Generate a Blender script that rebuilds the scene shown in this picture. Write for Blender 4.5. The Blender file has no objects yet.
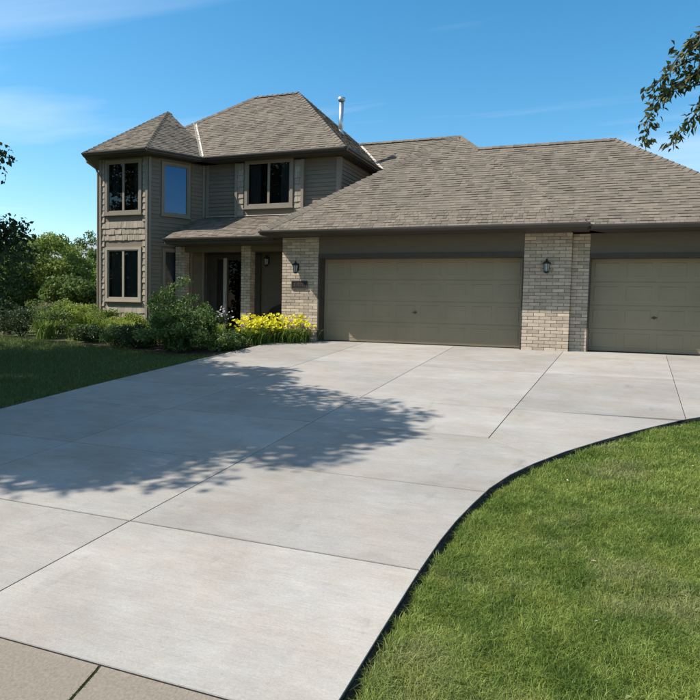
import bpy, math, random
import numpy as np
from mathutils import Vector, Matrix
random.seed(7)
RNG = np.random.default_rng(7)
scene = bpy.context.scene
COL = scene.collection

# ------------------------------------------------------------------ camera
F_PX, YAW, PITCH, ROLL = 653.2, 0.3722, -0.0593, 0.0229
cam_d = bpy.data.cameras.new('camera')
cam = bpy.data.objects.new('camera', cam_d)
COL.objects.link(cam)
fwd = Vector((-math.sin(YAW)*math.cos(PITCH), math.cos(YAW)*math.cos(PITCH), math.sin(PITCH)))
rt0 = Vector((math.cos(YAW), math.sin(YAW), 0))
up0 = rt0.cross(fwd)
rt = rt0*math.cos(ROLL) + up0*math.sin(ROLL)
up = up0*math.cos(ROLL) - rt0*math.sin(ROLL)
m = Matrix((rt, up, -fwd)).transposed().to_4x4()
m.translation = (7.0284, -15.6215, 0.7958)
cam.matrix_world = m
cam_d.sensor_fit = 'HORIZONTAL'
cam_d.sensor_width = 36
cam_d.lens = F_PX/700*36
cam_d.clip_end = 3000
scene.camera = cam

# ------------------------------------------------------------------ sky, sun, exposure
SUN_DIR = Vector((1.63, 0.80, -1.92)).normalized()      # direction the light travels
to_sun = -SUN_DIR
SUN_EL = math.asin(to_sun.z)
SUN_ROT = math.atan2(to_sun.x, to_sun.y)
world = bpy.data.worlds.new('World')
scene.world = world
world.use_nodes = True
wn = world.node_tree.nodes; wl = world.node_tree.links
bg = wn['Background']
sky = wn.new('ShaderNodeTexSky')
sky.sky_type = 'NISHITA'
sky.sun_disc = False
sky.sun_elevation = SUN_EL
sky.sun_rotation = SUN_ROT
sky.altitude = 200
sky.air_density = 1.0
sky.dust_density = 0.5
sky.ozone_density = 1.6
bg.inputs['Strength'].default_value = 0.112
# thin cirrus: stretched noise over the whole sky dome
tc = wn.new('ShaderNodeTexCoord')
sep = wn.new('ShaderNodeSeparateXYZ'); wl.new(tc.outputs['Generated'], sep.inputs[0])
zc = wn.new('ShaderNodeMath'); zc.operation = 'MAXIMUM'; zc.inputs[1].default_value = 0.06
wl.new(sep.outputs['Z'], zc.inputs[0])
dx = wn.new('ShaderNodeMath'); dx.operation = 'DIVIDE'; wl.new(sep.outputs['X'], dx.inputs[0]); wl.new(zc.outputs[0], dx.inputs[1])
dy = wn.new('ShaderNodeMath'); dy.operation = 'DIVIDE'; wl.new(sep.outputs['Y'], dy.inputs[0]); wl.new(zc.outputs[0], dy.inputs[1])
comb = wn.new('ShaderNodeCombineXYZ'); wl.new(dx.outputs[0], comb.inputs[0]); wl.new(dy.outputs[0], comb.inputs[1])
mp = wn.new('ShaderNodeMapping'); mp.inputs['Scale'].default_value = (0.10, 0.34, 1); mp.inputs['Rotation'].default_value = (0, 0, 0.5)
mp.inputs['Location'].default_value = (7.7, 1.1, 0)
wl.new(comb.outputs[0], mp.inputs[0])
nz = wn.new('ShaderNodeTexNoise'); nz.inputs['Scale'].default_value = 1.2; nz.inputs['Detail'].default_value = 6; nz.inputs['Roughness'].default_value = 0.55
nz.inputs['Distortion'].default_value = 0.6
wl.new(mp.outputs[0], nz.inputs['Vector'])
cr = wn.new('ShaderNodeMapRange'); cr.inputs['From Min'].default_value = 0.52; cr.inputs['From Max'].default_value = 0.80
cr.inputs['To Max'].default_value = 0.5
wl.new(nz.outputs['Fac'], cr.inputs['Value'])
cm = wn.new('ShaderNodeMix'); cm.data_type = 'RGBA'
hs = wn.new('ShaderNodeHueSaturation'); hs.inputs['Hue'].default_value = 0.487; hs.inputs['Saturation'].default_value = 1.36; hs.inputs['Value'].default_value = 1.10
wl.new(sky.outputs[0], hs.inputs['Color'])
wl.new(cr.outputs[0], cm.inputs['Factor']); wl.new(hs.outputs[0], cm.inputs[6])
cm.inputs[7].default_value = (7.2, 7.6, 8.2, 1)
wl.new(cm.outputs[2], bg.inputs['Color'])

sun_d = bpy.data.lights.new('sun', 'SUN')
sun_d.energy = 5.0
sun_d.angle = math.radians(0.53)
sun_d.color = (1.0, 0.95, 0.87)
sun = bpy.data.objects.new('sun', sun_d)
COL.objects.link(sun)
sun.rotation_euler = SUN_DIR.to_track_quat('-Z', 'Y').to_euler()
sun.location = (-20, -10, 25)
scene.view_settings.view_transform = 'Standard'
scene.view_settings.look = 'None'
scene.view_settings.gamma = 1
scene.view_settings.exposure = 0.62

# ------------------------------------------------------------------ materials
def new_mat(name):
    mt = bpy.data.materials.new(name); mt.use_nodes = True
    return mt, mt.node_tree.nodes, mt.node_tree.links, mt.node_tree.nodes['Principled BSDF']

def mat(name, c, rough=0.8, var=0.12, scale=6.0, stretch=(1, 1, 1), bump=0.0, bscale=60.0, c2=None, objvar=0.0, tone=False, spec=0.3, metal=0.0, detail=5.0):
    """base colour broken up by noise, per-object tone, per-face 'tone' attribute and fine bump"""
    mt, n, l, b = new_mat(name)
    b.inputs['Roughness'].default_value = rough
    b.inputs['Specular IOR Level'].default_value = spec
    b.inputs['Metallic'].default_value = metal
    t = n.new('ShaderNodeTexCoord')
    geo = n.new('ShaderNodeNewGeometry')
    mpn = n.new('ShaderNodeMapping'); mpn.inputs['Scale'].default_value = stretch
    l.new(geo.outputs['Position'], mpn.inputs[0])
    nz_ = n.new('ShaderNodeTexNoise'); nz_.inputs['Scale'].default_value = scale; nz_.inputs['Detail'].default_value = detail
    l.new(mpn.outputs[0], nz_.inputs['Vector'])
    mx = n.new('ShaderNodeMix'); mx.data_type = 'RGBA'
    cc2 = c2 if c2 else tuple(v*(1-var) for v in c)
    cc1 = c if c2 else tuple(min(1, v*(1+var)) for v in c)
    mx.inputs[6].default_value = (*cc1, 1); mx.inputs[7].default_value = (*cc2, 1)
    rr = n.new('ShaderNodeMapRange'); rr.inputs['From Min'].default_value = 0.3; rr.inputs['From Max'].default_value = 0.7
    l.new(nz_.outputs['Fac'], rr.inputs['Value']); l.new(rr.outputs[0], mx.inputs['Factor'])
    out = mx.outputs[2]
    def mult(sock, val_sock):
        hv = n.new('ShaderNodeVectorMath'); hv.operation = 'SCALE'
        l.new(sock, hv.inputs[0]); l.new(val_sock, hv.inputs['Scale'])
        return hv.outputs[0]
    if objvar:
        oi = n.new('ShaderNodeObjectInfo'); r2 = n.new('ShaderNodeMapRange')
        r2.inputs['To Min'].default_value = 1-objvar; r2.inputs['To Max'].default_value = 1+objvar
        l.new(oi.outputs['Random'], r2.inputs['Value']); out = mult(out, r2.outputs[0])
    if tone:
        at = n.new('ShaderNodeAttribute'); at.attribute_name = 'tone'; out = mult(out, at.outputs['Fac'])
    l.new(out, b.inputs['Base Color'])
    if bump:
        nb = n.new('ShaderNodeTexNoise'); nb.inputs['Scale'].default_value = bscale; nb.inputs['Detail'].default_value = 4
        l.new(mpn.outputs[0], nb.inputs['Vector'])
        bp_ = n.new('ShaderNodeBump'); bp_.inputs['Strength'].default_value = bump; bp_.inputs['Distance'].default_value = 0.01
        l.new(nb.outputs['Fac'], bp_.inputs['Height']); l.new(bp_.outputs[0], b.inputs['Normal'])
    return mt

def leaf_mat(name, c, c2, trans=0.35, rough=0.5, pos_patch=None):
    mt, n, l, b = new_mat(name)
    at = n.new('ShaderNodeAttribute'); at.attribute_name = 'tone'
    mx = n.new('ShaderNodeMix'); mx.data_type = 'RGBA'
    mx.inputs[6].default_value = (*c, 1); mx.inputs[7].default_value = (*c2, 1)
    l.new(at.outputs['Fac'], mx.inputs['Factor'])
    col = mx.outputs[2]
    if pos_patch:
        geo = n.new('ShaderNodeNewGeometry'); prev = col
        for i, (pc, sc, lo, hi, amt) in enumerate(pos_patch):
            nz_ = n.new('ShaderNodeTexNoise'); nz_.noise_dimensions = '2D'; nz_.inputs['Scale'].default_value = sc; nz_.inputs['Detail'].default_value = 4
            mpn = n.new('ShaderNodeMapping'); mpn.inputs['Location'].default_value = (3.7*i, 9.1*i, 0)
            l.new(geo.outputs['Position'], mpn.inputs[0]); l.new(mpn.outputs[0], nz_.inputs['Vector'])
            rr = n.new('ShaderNodeMapRange'); rr.inputs['From Min'].default_value = lo; rr.inputs['From Max'].default_value = hi; rr.inputs['To Max'].default_value = amt
            l.new(nz_.outputs['Fac'], rr.inputs['Value'])
            m2 = n.new('ShaderNodeMix'); m2.data_type = 'RGBA'
            l.new(rr.outputs[0], m2.inputs['Factor']); l.new(prev, m2.inputs[6]); m2.inputs[7].default_value = (*pc, 1)
            prev = m2.outputs[2]
        col = prev
    l.new(col, b.inputs['Base Color'])
    b.inputs['Roughness'].default_value = rough
    b.inputs['Specular IOR Level'].default_value = 0.25
    tr = n.new('ShaderNodeBsdfTranslucent'); l.new(col, tr.inputs['Color'])
    ms = n.new('ShaderNodeMixShader'); ms.inputs[0].default_value = trans
    l.new(b.outputs[0], ms.inputs[1]); l.new(tr.outputs[0], ms.inputs[2])
    l.new(ms.outputs[0], n['Material Output'].inputs['Surface'])
    return mt

def glass_mat(name, tint=(0.5, 0.55, 0.57), ior=1.45, refl=(1, 1, 1)):
    mt, n, l, b = new_mat(name)
    n.remove(b)
    fr = n.new('ShaderNodeFresnel'); fr.inputs['IOR'].default_value = ior
    tr = n.new('ShaderNodeBsdfTransparent'); tr.inputs['Color'].default_value = (*tint, 1)
    gl = n.new('ShaderNodeBsdfGlossy'); gl.inputs['Roughness'].default_value = 0.015; gl.inputs['Color'].default_value = (*refl, 1)
    ms = n.new('ShaderNodeMixShader')
    l.new(fr.outputs[0], ms.inputs[0]); l.new(tr.outputs[0], ms.inputs[1]); l.new(gl.outputs[0], ms.inputs[2])
    l.new(ms.outputs[0], n['Material Output'].inputs['Surface'])
    return mt

def concrete_mat():
    mt, n, l, b = new_mat('concrete')
    b.inputs['Roughness'].default_value = 0.85; b.inputs['Specular IOR Level'].default_value = 0.25
    geo = n.new('ShaderNodeNewGeometry')
    def noise(scale, detail=6, st=(1, 1, 1), rough=0.6):
        mpn = n.new('ShaderNodeMapping'); mpn.inputs['Scale'].default_value = st
        l.new(geo.outputs['Position'], mpn.inputs[0])
        z = n.new('ShaderNodeTexNoise'); z.inputs['Scale'].default_value = scale; z.inputs['Detail'].default_value = detail; z.inputs['Roughness'].default_value = rough
        l.new(mpn.outputs[0], z.inputs['Vector']); return z.outputs['Fac']
    def rng(s, a, b_, lo, hi):
        r = n.new('ShaderNodeMapRange'); r.inputs['From Min'].default_value = a; r.inputs['From Max'].default_value = b_
        r.inputs['To Min'].default_value = lo; r.inputs['To Max'].default_value = hi
        l.new(s, r.inputs['Value']); return r.outputs[0]
    def mul(a, b_):
        q = n.new('ShaderNodeMath'); q.operation = 'MULTIPLY'; l.new(a, q.inputs[0]); l.new(b_, q.inputs[1]); return q.outputs[0]
    blot = rng(noise(0.8, 7, (0.7, 1.2, 1), 0.65), 0.3, 0.7, 0.82, 1.10)
    mott = rng(noise(5, 8, (0.6, 1.3, 1), 0.75), 0.3, 0.7, 0.90, 1.08)
    broom = rng(noise(20, 5, (0.22, 3.0, 1), 0.7), 0.3, 0.7, 0.92, 1.06)
    grit = mul(rng(noise(70, 5, (0.8, 1.2, 1), 0.85), 0.3, 0.7, 0.83, 1.13), rng(noise(240, 2, (1, 1, 1), 0.8), 0.3, 0.7, 0.90, 1.08))
    pock = rng(noise(38, 4, (0.7, 1.3, 1)), 0.63, 0.76, 1.0, 0.80)
    oi = n.new('ShaderNodeObjectInfo'); ob = rng(oi.outputs['Random'], 0, 1, 0.87, 1.06)
    stain = rng(noise(2.6, 8, (1.4, 0.5, 1), 0.7), 0.60, 0.72, 1.0, 0.80)
    v = mul(mul(mul(mul(blot, mott), mul(broom, grit)), mul(ob, pock)), stain)
    mx = n.new('ShaderNodeMix'); mx.data_type = 'RGBA'
    l.new(rng(noise(1.7, 5), 0.35, 0.65, 0, 1), mx.inputs['Factor'])
    mx.inputs[6].default_value = (0.342, 0.322, 0.294, 1); mx.inputs[7].default_value = (0.325, 0.290, 0.248, 1)
    hv = n.new('ShaderNodeVectorMath'); hv.operation = 'SCALE'; l.new(mx.outputs[2], hv.inputs[0]); l.new(v, hv.inputs['Scale'])
    l.new(hv.outputs[0], b.inputs['Base Color'])
    bp_ = n.new('ShaderNodeBump'); bp_.inputs['Strength'].default_value = 0.25; bp_.inputs['Distance'].default_value = 0.004
    hh = n.new('ShaderNodeMath'); hh.operation = 'ADD'; l.new(noise(26, 4, (0.15, 3.2, 1)), hh.inputs[0]); l.new(noise(200, 2), hh.inputs[1])
    l.new(hh.outputs[0], bp_.inputs['Height']); l.new(bp_.outputs[0], b.inputs['Normal'])
    return mt

M = {}
M['concrete'] = concrete_mat()
M['kerb'] = mat('kerb_concrete', (0.235, 0.198, 0.156), 0.9, scale=75, c2=(0.165, 0.138, 0.108), bump=0.05, bscale=300, stretch=(1.2, .9, 1), detail=14)
M['joint'] = mat('joint_filler', (0.05, 0.045, 0.037), 0.95, 0.4, 18)
M['moss'] = leaf_mat('joint_moss', (0.05, 0.075, 0.02), (0.12, 0.11, 0.05))
M['asphalt'] = mat('asphalt', (0.06, 0.06, 0.062), 0.9, 0.25, 30, bump=0.4, bscale=200)
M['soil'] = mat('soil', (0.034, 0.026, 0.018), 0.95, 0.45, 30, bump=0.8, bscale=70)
M['mulch'] = mat('mulch', (0.07, 0.048, 0.032), 0.95, 0.45, 25, bump=0.9, bscale=50)
M['turf'] = mat('turf', (0.07, 0.10, 0.022), 0.95, scale=2.2, c2=(0.11, 0.11, 0.04), bump=0.6, bscale=90)
M['grass'] = leaf_mat('grass_blades', (0.085, 0.150, 0.020), (0.37, 0.435, 0.105), 0.4, 0.5,
    [((0.36, 0.34, 0.16), 0.9, 0.52, 0.70, 0.6), ((0.06, 0.125, 0.018), 2.6, 0.52, 0.68, 0.38), ((0.30, 0.31, 0.07), 3.2, 0.54, 0.70, 0.4)])
M['shade_grass'] = leaf_mat('shaded_lawn_blades', (0.055, 0.095, 0.02), (0.12, 0.15, 0.04), 0.35, 0.5)  # darker copy of the grass colours, with the trees' shade put in
M['brick'] = mat('pale_brick', (0.53, 0.428, 0.328), 0.85, scale=9, c2=(0.43, 0.345, 0.258), bump=0.4, bscale=90, tone=True)
M['mortar'] = mat('mortar', (0.33, 0.292, 0.242), 0.95, 0.12, 20, bump=0.4)
M['siding'] = mat('taupe_siding', (0.195, 0.155, 0.114), 0.72, 0.09, 5, (1, 1, 6), bump=0.2, objvar=0.06)
M['shake'] = mat('cedar_shake', (0.33, 0.275, 0.21), 0.85, 0.14, 14, (3, 3, .6), bump=0.4, objvar=0.14)
M['trim'] = mat('taupe_trim', (0.235, 0.195, 0.15), 0.65, 0.06, 4, objvar=0.03)
M['casing'] = mat('sunlit_casing', (0.34, 0.29, 0.225), 0.6, 0.06, 4)  # lighter copy of the trim colour with sunlight put in, lower front bay window
M['brown'] = mat('brown_trim', (0.060, 0.050, 0.041), 0.55, 0.12, 5)
M['gutter'] = mat('brown_gutter', (0.052, 0.042, 0.034), 0.4, 0.1, 3, spec=0.5)
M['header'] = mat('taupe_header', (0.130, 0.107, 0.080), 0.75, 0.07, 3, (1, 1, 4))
M['door'] = mat('garage_door_paint', (0.26, 0.209, 0.132), 0.5, 0.07, 1.6, spec=0.4)
M['shingle'] = mat('asphalt_shingle', (0.195, 0.161, 0.124), 0.95, scale=1.4, c2=(0.155, 0.130, 0.103), bump=0.7, bscale=260, tone=True, spec=0.15)
M['deck'] = mat('roof_deck', (0.075, 0.062, 0.05), 0.8, 0.1)
M['flash'] = mat('metal_flashing', (0.42, 0.37, 0.30), 0.5, 0.08, 4, spec=0.5)
M['galv'] = mat('galvanised_steel', (0.52, 0.55, 0.58), 0.35, 0.12, 8, metal=0.85)
M['iron'] = mat('black_iron', (0.018, 0.017, 0.016), 0.45, 0.2, 20)
M['bronze'] = mat('dark_bronze', (0.025, 0.020, 0.016), 0.5, 0.25, 30)
M['bronze_lt'] = mat('worn_bronze', (0.065, 0.058, 0.046), 0.5, 0.2, 30)
M['frost'] = mat('seeded_glass', (0.33, 0.36, 0.38), 0.2, 0.25, 40, spec=0.6)
M['room'] = mat('dark_room', (0.030, 0.028, 0.026), 0.9, 0.1)
M['blind'] = mat('window_blind', (0.28, 0.28, 0.28), 0.7, 0.1)
M['curtain'] = mat('window_curtain', (0.14, 0.13, 0.12), 0.9, 0.2, 6, (14, 14, 1))
M['glass'] = glass_mat('window_glass')
M['glass_coated'] = glass_mat('coated_glass', (0.3, 0.4, 0.5), 2.3, (0.30, 0.52, 0.85))
M['glass_dark'] = glass_mat('storm_door_glass', (0.15, 0.16, 0.17), 1.22)
M['white'] = mat('cream_paint', (0.46, 0.42, 0.36), 0.5, 0.05)
M['bark'] = mat('tree_bark', (0.085, 0.065, 0.048), 0.95, 0.3, 12, (1, 1, .25), bump=1.0, bscale=25)
M['stem'] = mat('plant_stem', (0.07, 0.075, 0.035), 0.8, 0.2, 12)
M['leaf_oak'] = leaf_mat('broad_leaf', (0.035, 0.065, 0.016), (0.085, 0.125, 0.03), 0.3)
M['leaf_light'] = leaf_mat('light_leaf', (0.12, 0.185, 0.03), (0.27, 0.32, 0.075), 0.4)
M['leaf_mid'] = leaf_mat('mid_leaf', (0.065, 0.115, 0.025), (0.155, 0.205, 0.05), 0.36)
M['leaf_dark'] = leaf_mat('dark_leaf', (0.022, 0.042, 0.014), (0.055, 0.085, 0.028), 0.28)
M['leaf_shrub'] = leaf_mat('shrub_leaf', (0.040, 0.080, 0.020), (0.13, 0.19, 0.050), 0.33)
M['leaf_strap'] = leaf_mat('strap_leaf', (0.075, 0.145, 0.025), (0.22, 0.29, 0.055), 0.38)
M['leaf_yellow'] = leaf_mat('yellow_green_leaf', (0.16, 0.23, 0.03), (0.32, 0.37, 0.07), 0.4)
M['seed'] = leaf_mat('seed_head', (0.20, 0.16, 0.10), (0.34, 0.29, 0.20), 0.3)
M['petal_yellow'] = leaf_mat('yellow_petal', (0.66, 0.58, 0.010), (0.82, 0.76, 0.05), 0.4)
M['petal_white'] = leaf_mat('white_petal', (0.52, 0.48, 0.46), (0.72, 0.70, 0.68), 0.3)
M['leaf_ash'] = leaf_mat('ash_leaf', (0.030, 0.040, 0.020), (0.09, 0.105, 0.03), 0.22)
M['dry'] = mat('dry_leaf', (0.46, 0.38, 0.26), 0.8, 0.2, 30)
M['far_wall'] = mat('far_siding', (0.30, 0.33, 0.38), 0.8, 0.06)
M['far_roof'] = mat('far_shingle', (0.24, 0.25, 0.27), 0.9, 0.12, 8)
M['wicker'] = mat('dark_wicker', (0.03, 0.026, 0.022), 0.7, 0.3, 60)

# ------------------------------------------------------------------ mesh helpers
def V(*a): return Vector(a)

def mesh_obj(name, verts, faces, material, parent=None, tone=None, smooth=False):
    me = bpy.data.meshes.new(name)
    me.from_pydata([tuple(v) for v in verts], [], faces)
    if tone is not None:
        a = me.attributes.new('tone', 'FLOAT', 'FACE')
        a.data.foreach_set('value', np.asarray(tone, dtype=np.float32))
    me.materials.append(material)
    if smooth:
        me.polygons.foreach_set('use_smooth', [True]*len(me.polygons))
    me.update()
    return link(name, me, parent)

def link(name, me, parent=None):
    o = bpy.data.objects.new(name, me)
    COL.objects.link(o)
    if parent is not None:
        o.parent = parent
        if parent.parent is None and parent.type == 'EMPTY':
            o.matrix_parent_inverse = Matrix.Translation(-parent.location)
        elif parent.parent is not None and parent.parent.type == 'EMPTY' and parent.parent.parent is None:
            o.matrix_parent_inverse = Matrix.Translation(-(parent.location))
    return o

def thing(name, label, cat, loc=(0, 0, 0), group=None):
    o = bpy.data.objects.new(name, None)
    COL.objects.link(o)
    o.location = loc
    o.empty_display_size = 0.2
    tag(o, label, cat, group)
    return o

def tag(o, label, cat, group=None):
    o['label'] = label; o['category'] = cat
    if group: o['group'] = group
    return o

def kind(o, k):
    o['kind'] = k
    return o

class MB:
    """collects shapes into one mesh"""
    def __init__(s): s.v = []; s.f = []; s.t = []
    def poly(s, verts, faces, tone=1.0):
        b = len(s.v); s.v += [Vector(q) for q in verts]
        for f in faces: s.f.append(tuple(i+b for i in f)); s.t.append(tone)
    def box(s, a, b, tone=1.0):
        (x0, y0, z0), (x1, y1, z1) = a, b
        s.poly([(x0,y0,z0),(x1,y0,z0),(x1,y1,z0),(x0,y1,z0),(x0,y0,z1),(x1,y0,z1),(x1,y1,z1),(x0,y1,z1)],
               [(0,3,2,1),(4,5,6,7),(0,1,5,4),(1,2,6,5),(2,3,7,6),(3,0,4,7)], tone)
    def obox(s, p, u, n, w, h, d, tone=1.0):
        """box on a wall: p lower-left corner on wall, u along wall, z up, d out along n"""
        u = Vector(u); n = Vector(n); z = V(0, 0, 1); p = Vector(p)
        c = [p, p+u*w, p+u*w+n*d, p+n*d]
        s.poly(c+[q+z*h for q in c], [(0,1,2,3),(4,7,6,5),(0,4,5,1),(1,5,6,2),(2,6,7,3),(3,7,4,0)], tone)
    def tube(s, pts, radii, seg=8, tone=1.0, caps=True):
        pts = [Vector(q) for q in pts]; b = len(s.v); n = len(pts)
        if not hasattr(radii, '__len__'): radii = [radii]*n
        for i, q in enumerate(pts):
            t = (pts[min(i+1, n-1)]-pts[max(i-1, 0)]).normalized()
            a = t.orthogonal().normalized() if abs(t.z) > .9 else t.cross(V(0,0,1)).normalized()
            c = t.cross(a)
            for k in range(seg):
                an = 2*math.pi*k/seg
                s.v.append(q + (a*math.cos(an)+c*math.sin(an))*radii[i])
        for i in range(n-1):
            for k in range(seg):
                k2 = (k+1) % seg
                s.f.append((b+i*seg+k, b+i*seg+k2, b+(i+1)*seg+k2, b+(i+1)*seg+k)); s.t.append(tone)
        if caps:
            s.f.append(tuple(b+k for k in range(seg))[::-1]); s.t.append(tone)
            s.f.append(tuple(b+(n-1)*seg+k for k in range(seg))); s.t.append(tone)
    def lathe(s, c, prof, seg=10, tone=1.0):
        c = Vector(c); b = len(s.v)
        for r, z in prof:
            for k in range(seg):
                an = 2*math.pi*k/seg
                s.v.append(c+V(r*math.cos(an), r*math.sin(an), z))
        for i in range(len(prof)-1):
            for k in range(seg):
                k2 = (k+1) % seg
                s.f.append((b+i*seg+k, b+i*seg+k2, b+(i+1)*seg+k2, b+(i+1)*seg+k)); s.t.append(tone)
        s.f.append(tuple(b+k for k in range(seg))[::-1]); s.t.append(tone)
        s.f.append(tuple(b+(len(prof)-1)*seg+k for k in range(seg))); s.t.append(tone)
    def build(s, name, material, parent=None, tone=False, smooth=False):
        return mesh_obj(name, s.v, s.f, material, parent, s.t if tone else None, smooth)

def clip_poly(sub, clip):
    """Sutherland-Hodgman, clip polygon convex and counter-clockwise, 2D tuples"""
    out = list(sub)
    for i in range(len(clip)):
        a = clip[i]; b = clip[(i+1) % len(clip)]
        ins = lambda p: (b[0]-a[0])*(p[1]-a[1])-(b[1]-a[1])*(p[0]-a[0]) >= -1e-9
        inp = out; out = []
        for j in range(len(inp)):
            p = inp[j]; q = inp[(j+1) % len(inp)]
            ip, iq = ins(p), ins(q)
            if ip: out.append(p)
            if ip != iq:
                d1 = (b[0]-a[0])*(p[1]-a[1])-(b[1]-a[1])*(p[0]-a[0])
                d2 = (b[0]-a[0])*(q[1]-a[1])-(b[1]-a[1])*(q[0]-a[0])
                t = d1/(d1-d2); out.append((p[0]+t*(q[0]-p[0]), p[1]+t*(q[1]-p[1])))
        if len(out) < 3: return []
    return out

def area2(p):
    return 0.5*sum(p[i][0]*p[(i+1)%len(p)][1]-p[(i+1)%len(p)][0]*p[i][1] for i in range(len(p)))

def inset(poly, d):
    """shrink a roughly convex ccw polygon by d"""
    n = len(poly); r = []
    for i in range(n):
        a = Vector(poly[i-1]); b = Vector(poly[i]); c = Vector(poly[(i+1) % n])
        e1 = (b-a); e2 = (c-b)
        if e1.length < 1e-6 or e2.length < 1e-6: r.append(tuple(b)); continue
        e1.normalize(); e2.normalize()
        n1 = Vector((-e1.y, e1.x)); n2 = Vector((-e2.y, e2.x)); q = n1+n2
        k = d/max(0.3, (1+n1.dot(n2)))
        r.append(tuple(b+q*k))
    return r

def fast_mesh(name, co, tris, material, parent=None, tone=None, smooth=False):
    """big triangle mesh from numpy arrays; tone is per face"""
    me = bpy.data.meshes.new(name)
    nv, nt = len(co), len(tris)
    me.vertices.add(nv); me.vertices.foreach_set('co', np.ascontiguousarray(co, dtype=np.float32).ravel())
    me.loops.add(nt*3); me.loops.foreach_set('vertex_index', np.ascontiguousarray(tris, dtype=np.int32).ravel())
    me.polygons.add(nt); me.polygons.foreach_set('loop_start', np.arange(nt, dtype=np.int32)*3)
    if tone is not None:
        a = me.attributes.new('tone', 'FLOAT', 'FACE'); a.data.foreach_set('value', np.ascontiguousarray(tone, dtype=np.float32))
    me.materials.append(material)
    me.update(calc_edges=True)
    return link(name, me, parent)

# ------------------------------------------------------------------ terrain
S = 0.0785
def gz(y):
    """height of the paved slope"""
    if y > 0: return 0.0
    if y < -13.6: return S*-13.6
    return S*y
gzv = np.vectorize(gz)

EDGE = [(5.95,-13.07),(5.95,-12.2),(5.955,-11.5),(5.97,-11.0),(6.0,-10.6),(6.05,-10.2),(6.12,-9.75),(6.24,-9.3),(6.42,-8.85),(6.68,-8.32),(7.0,-7.78),(7.3,-7.3),(7.65,-6.8),(8.0,-6.32),(8.4,-5.88),(8.9,-5.5),(9.6,-5.2),(10.6,-5.02),(11.6,-4.98)]
EY = np.array([e[1] for e in EDGE]); EX = np.array([e[0] for e in EDGE])
def edge_x(y): return np.interp(y, EY, EX)

def ground_off(x, y):
    if x < -1.0: return -0.035
    if x < 5.9: return -0.2
    return -0.075 if y > -13.2 else -0.2

xs = [-900,-300,-120,-60,-40,-30,-20,-14,-10,-6,-3,-1.06,-1.0,2,5.9,5.93,7,8.3,10,13,20,40,100,300,900]
ys = [-900,-200,-60,-20,-13.61,-13.6,-13.2,-13.19,-12,-10.5,-9,-7.5,-6,-4.5,-3,-1.5,0,3,8,15,25,40,70,150,400,1200]
vv = []; ff = []
for j, y in enumerate(ys):
    for i, x in enumerate(xs):
        z = gz(y)+ground_off(x, y)
        if y > 8: z -= min(0.7, (y-8)*0.03)
        if y < -13.55: z = gz(-13.6)-0.25
        vv.append((x, y, z))
nx = len(xs)
for j in range(len(ys)-1):
    for i in range(nx-1):
        ff.append((j*nx+i, j*nx+i+1, (j+1)*nx+i+1, (j+1)*nx+i))
kind(mesh_obj('ground', vv, ff, M['turf']), 'structure')

# soil strip along the curved slab edge
sv = []; sf = []
for k, (x, y) in enumerate(EDGE):
    a = EDGE[max(k-1, 0)]; b = EDGE[min(k+1, len(EDGE)-1)]
    t = Vector((b[0]-a[0], b[1]-a[1])).normalized(); nn = Vector((t.y, -t.x))
    sv.append((x-nn.x*.03, y-nn.y*.03, gz(y)-0.070)); sv.append((x+nn.x*.045, y+nn.y*.045, gz(y)-0.070))
    sv.append((x+nn.x*.08, y+nn.y*.08, gz(y)-0.080))
for k in range(len(EDGE)-1):
    for c in range(2): sf.append((3*k+c, 3*k+c+1, 3*k+4+c, 3*k+3+c))
kind(mesh_obj('soil_edge', sv, sf, M['soil']), 'structure')

ev = []; ef = []  # soil strip over the slab side; its dark colour also stands for shade
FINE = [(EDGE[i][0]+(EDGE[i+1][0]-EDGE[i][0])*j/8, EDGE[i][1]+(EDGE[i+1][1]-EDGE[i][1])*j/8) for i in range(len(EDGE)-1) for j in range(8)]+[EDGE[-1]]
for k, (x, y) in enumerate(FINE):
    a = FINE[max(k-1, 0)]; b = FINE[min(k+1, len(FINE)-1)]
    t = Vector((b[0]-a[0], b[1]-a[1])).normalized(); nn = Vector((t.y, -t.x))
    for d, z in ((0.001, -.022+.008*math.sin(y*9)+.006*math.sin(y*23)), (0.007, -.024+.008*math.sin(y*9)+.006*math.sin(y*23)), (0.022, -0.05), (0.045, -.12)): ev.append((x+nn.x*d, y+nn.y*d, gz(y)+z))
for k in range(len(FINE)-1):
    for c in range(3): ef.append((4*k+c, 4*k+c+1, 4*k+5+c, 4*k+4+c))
kind(mesh_obj('soil_shade_bank', ev, ef, M['soil']), 'structure')

# driveway: base sheet in the joints + separately poured slabs
drive = [(-1.0,-13.07)]+EDGE+[(11.6,0.10),(-1.06,0.10),(-1.0,-0.35),(-1.0,-1.6),(-1.03,-3.6),(-1.0,-7.0),(-0.9,-9.0),(-0.9,-11.0)]
dw = bpy.data.objects.new('driveway', None)
COL.objects.link(dw); kind(dw, 'structure')
base = inset(drive, 0.03)
mesh_obj('joint_bed', [(x, y, gz(y)-0.035) for x, y in base], [tuple(range(len(base)))], M['joint'], dw)
cells = []
rows = [-13.07, -11.50, -9.86, -8.05, -6.42]
for a, b in zip(rows[:-1], rows[1:]):
    for c, d in ((-2, 1.36), (1.36, 3.58)): cells.append([(c,a),(d,a),(d,b),(c,b)])
for a, b in ((-13.07,-11.5), (-11.5,-9.86)): cells.append([(3.58,a),(8,a),(8,b),(3.58,b)])
cells.append([(3.58,-9.86),(7.86,-9.86),(5.82,-8.05),(3.58,-8.05)])
cells.append([(3.58,-8.05),(5.82,-8.05),(5.88,-6.42),(3.58,-6.42)])
cells.append([(5.82,-8.05),(7.86,-9.86),(8.04,-9.86),(8.04,-6.3),(5.88,-6.42)])
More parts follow.
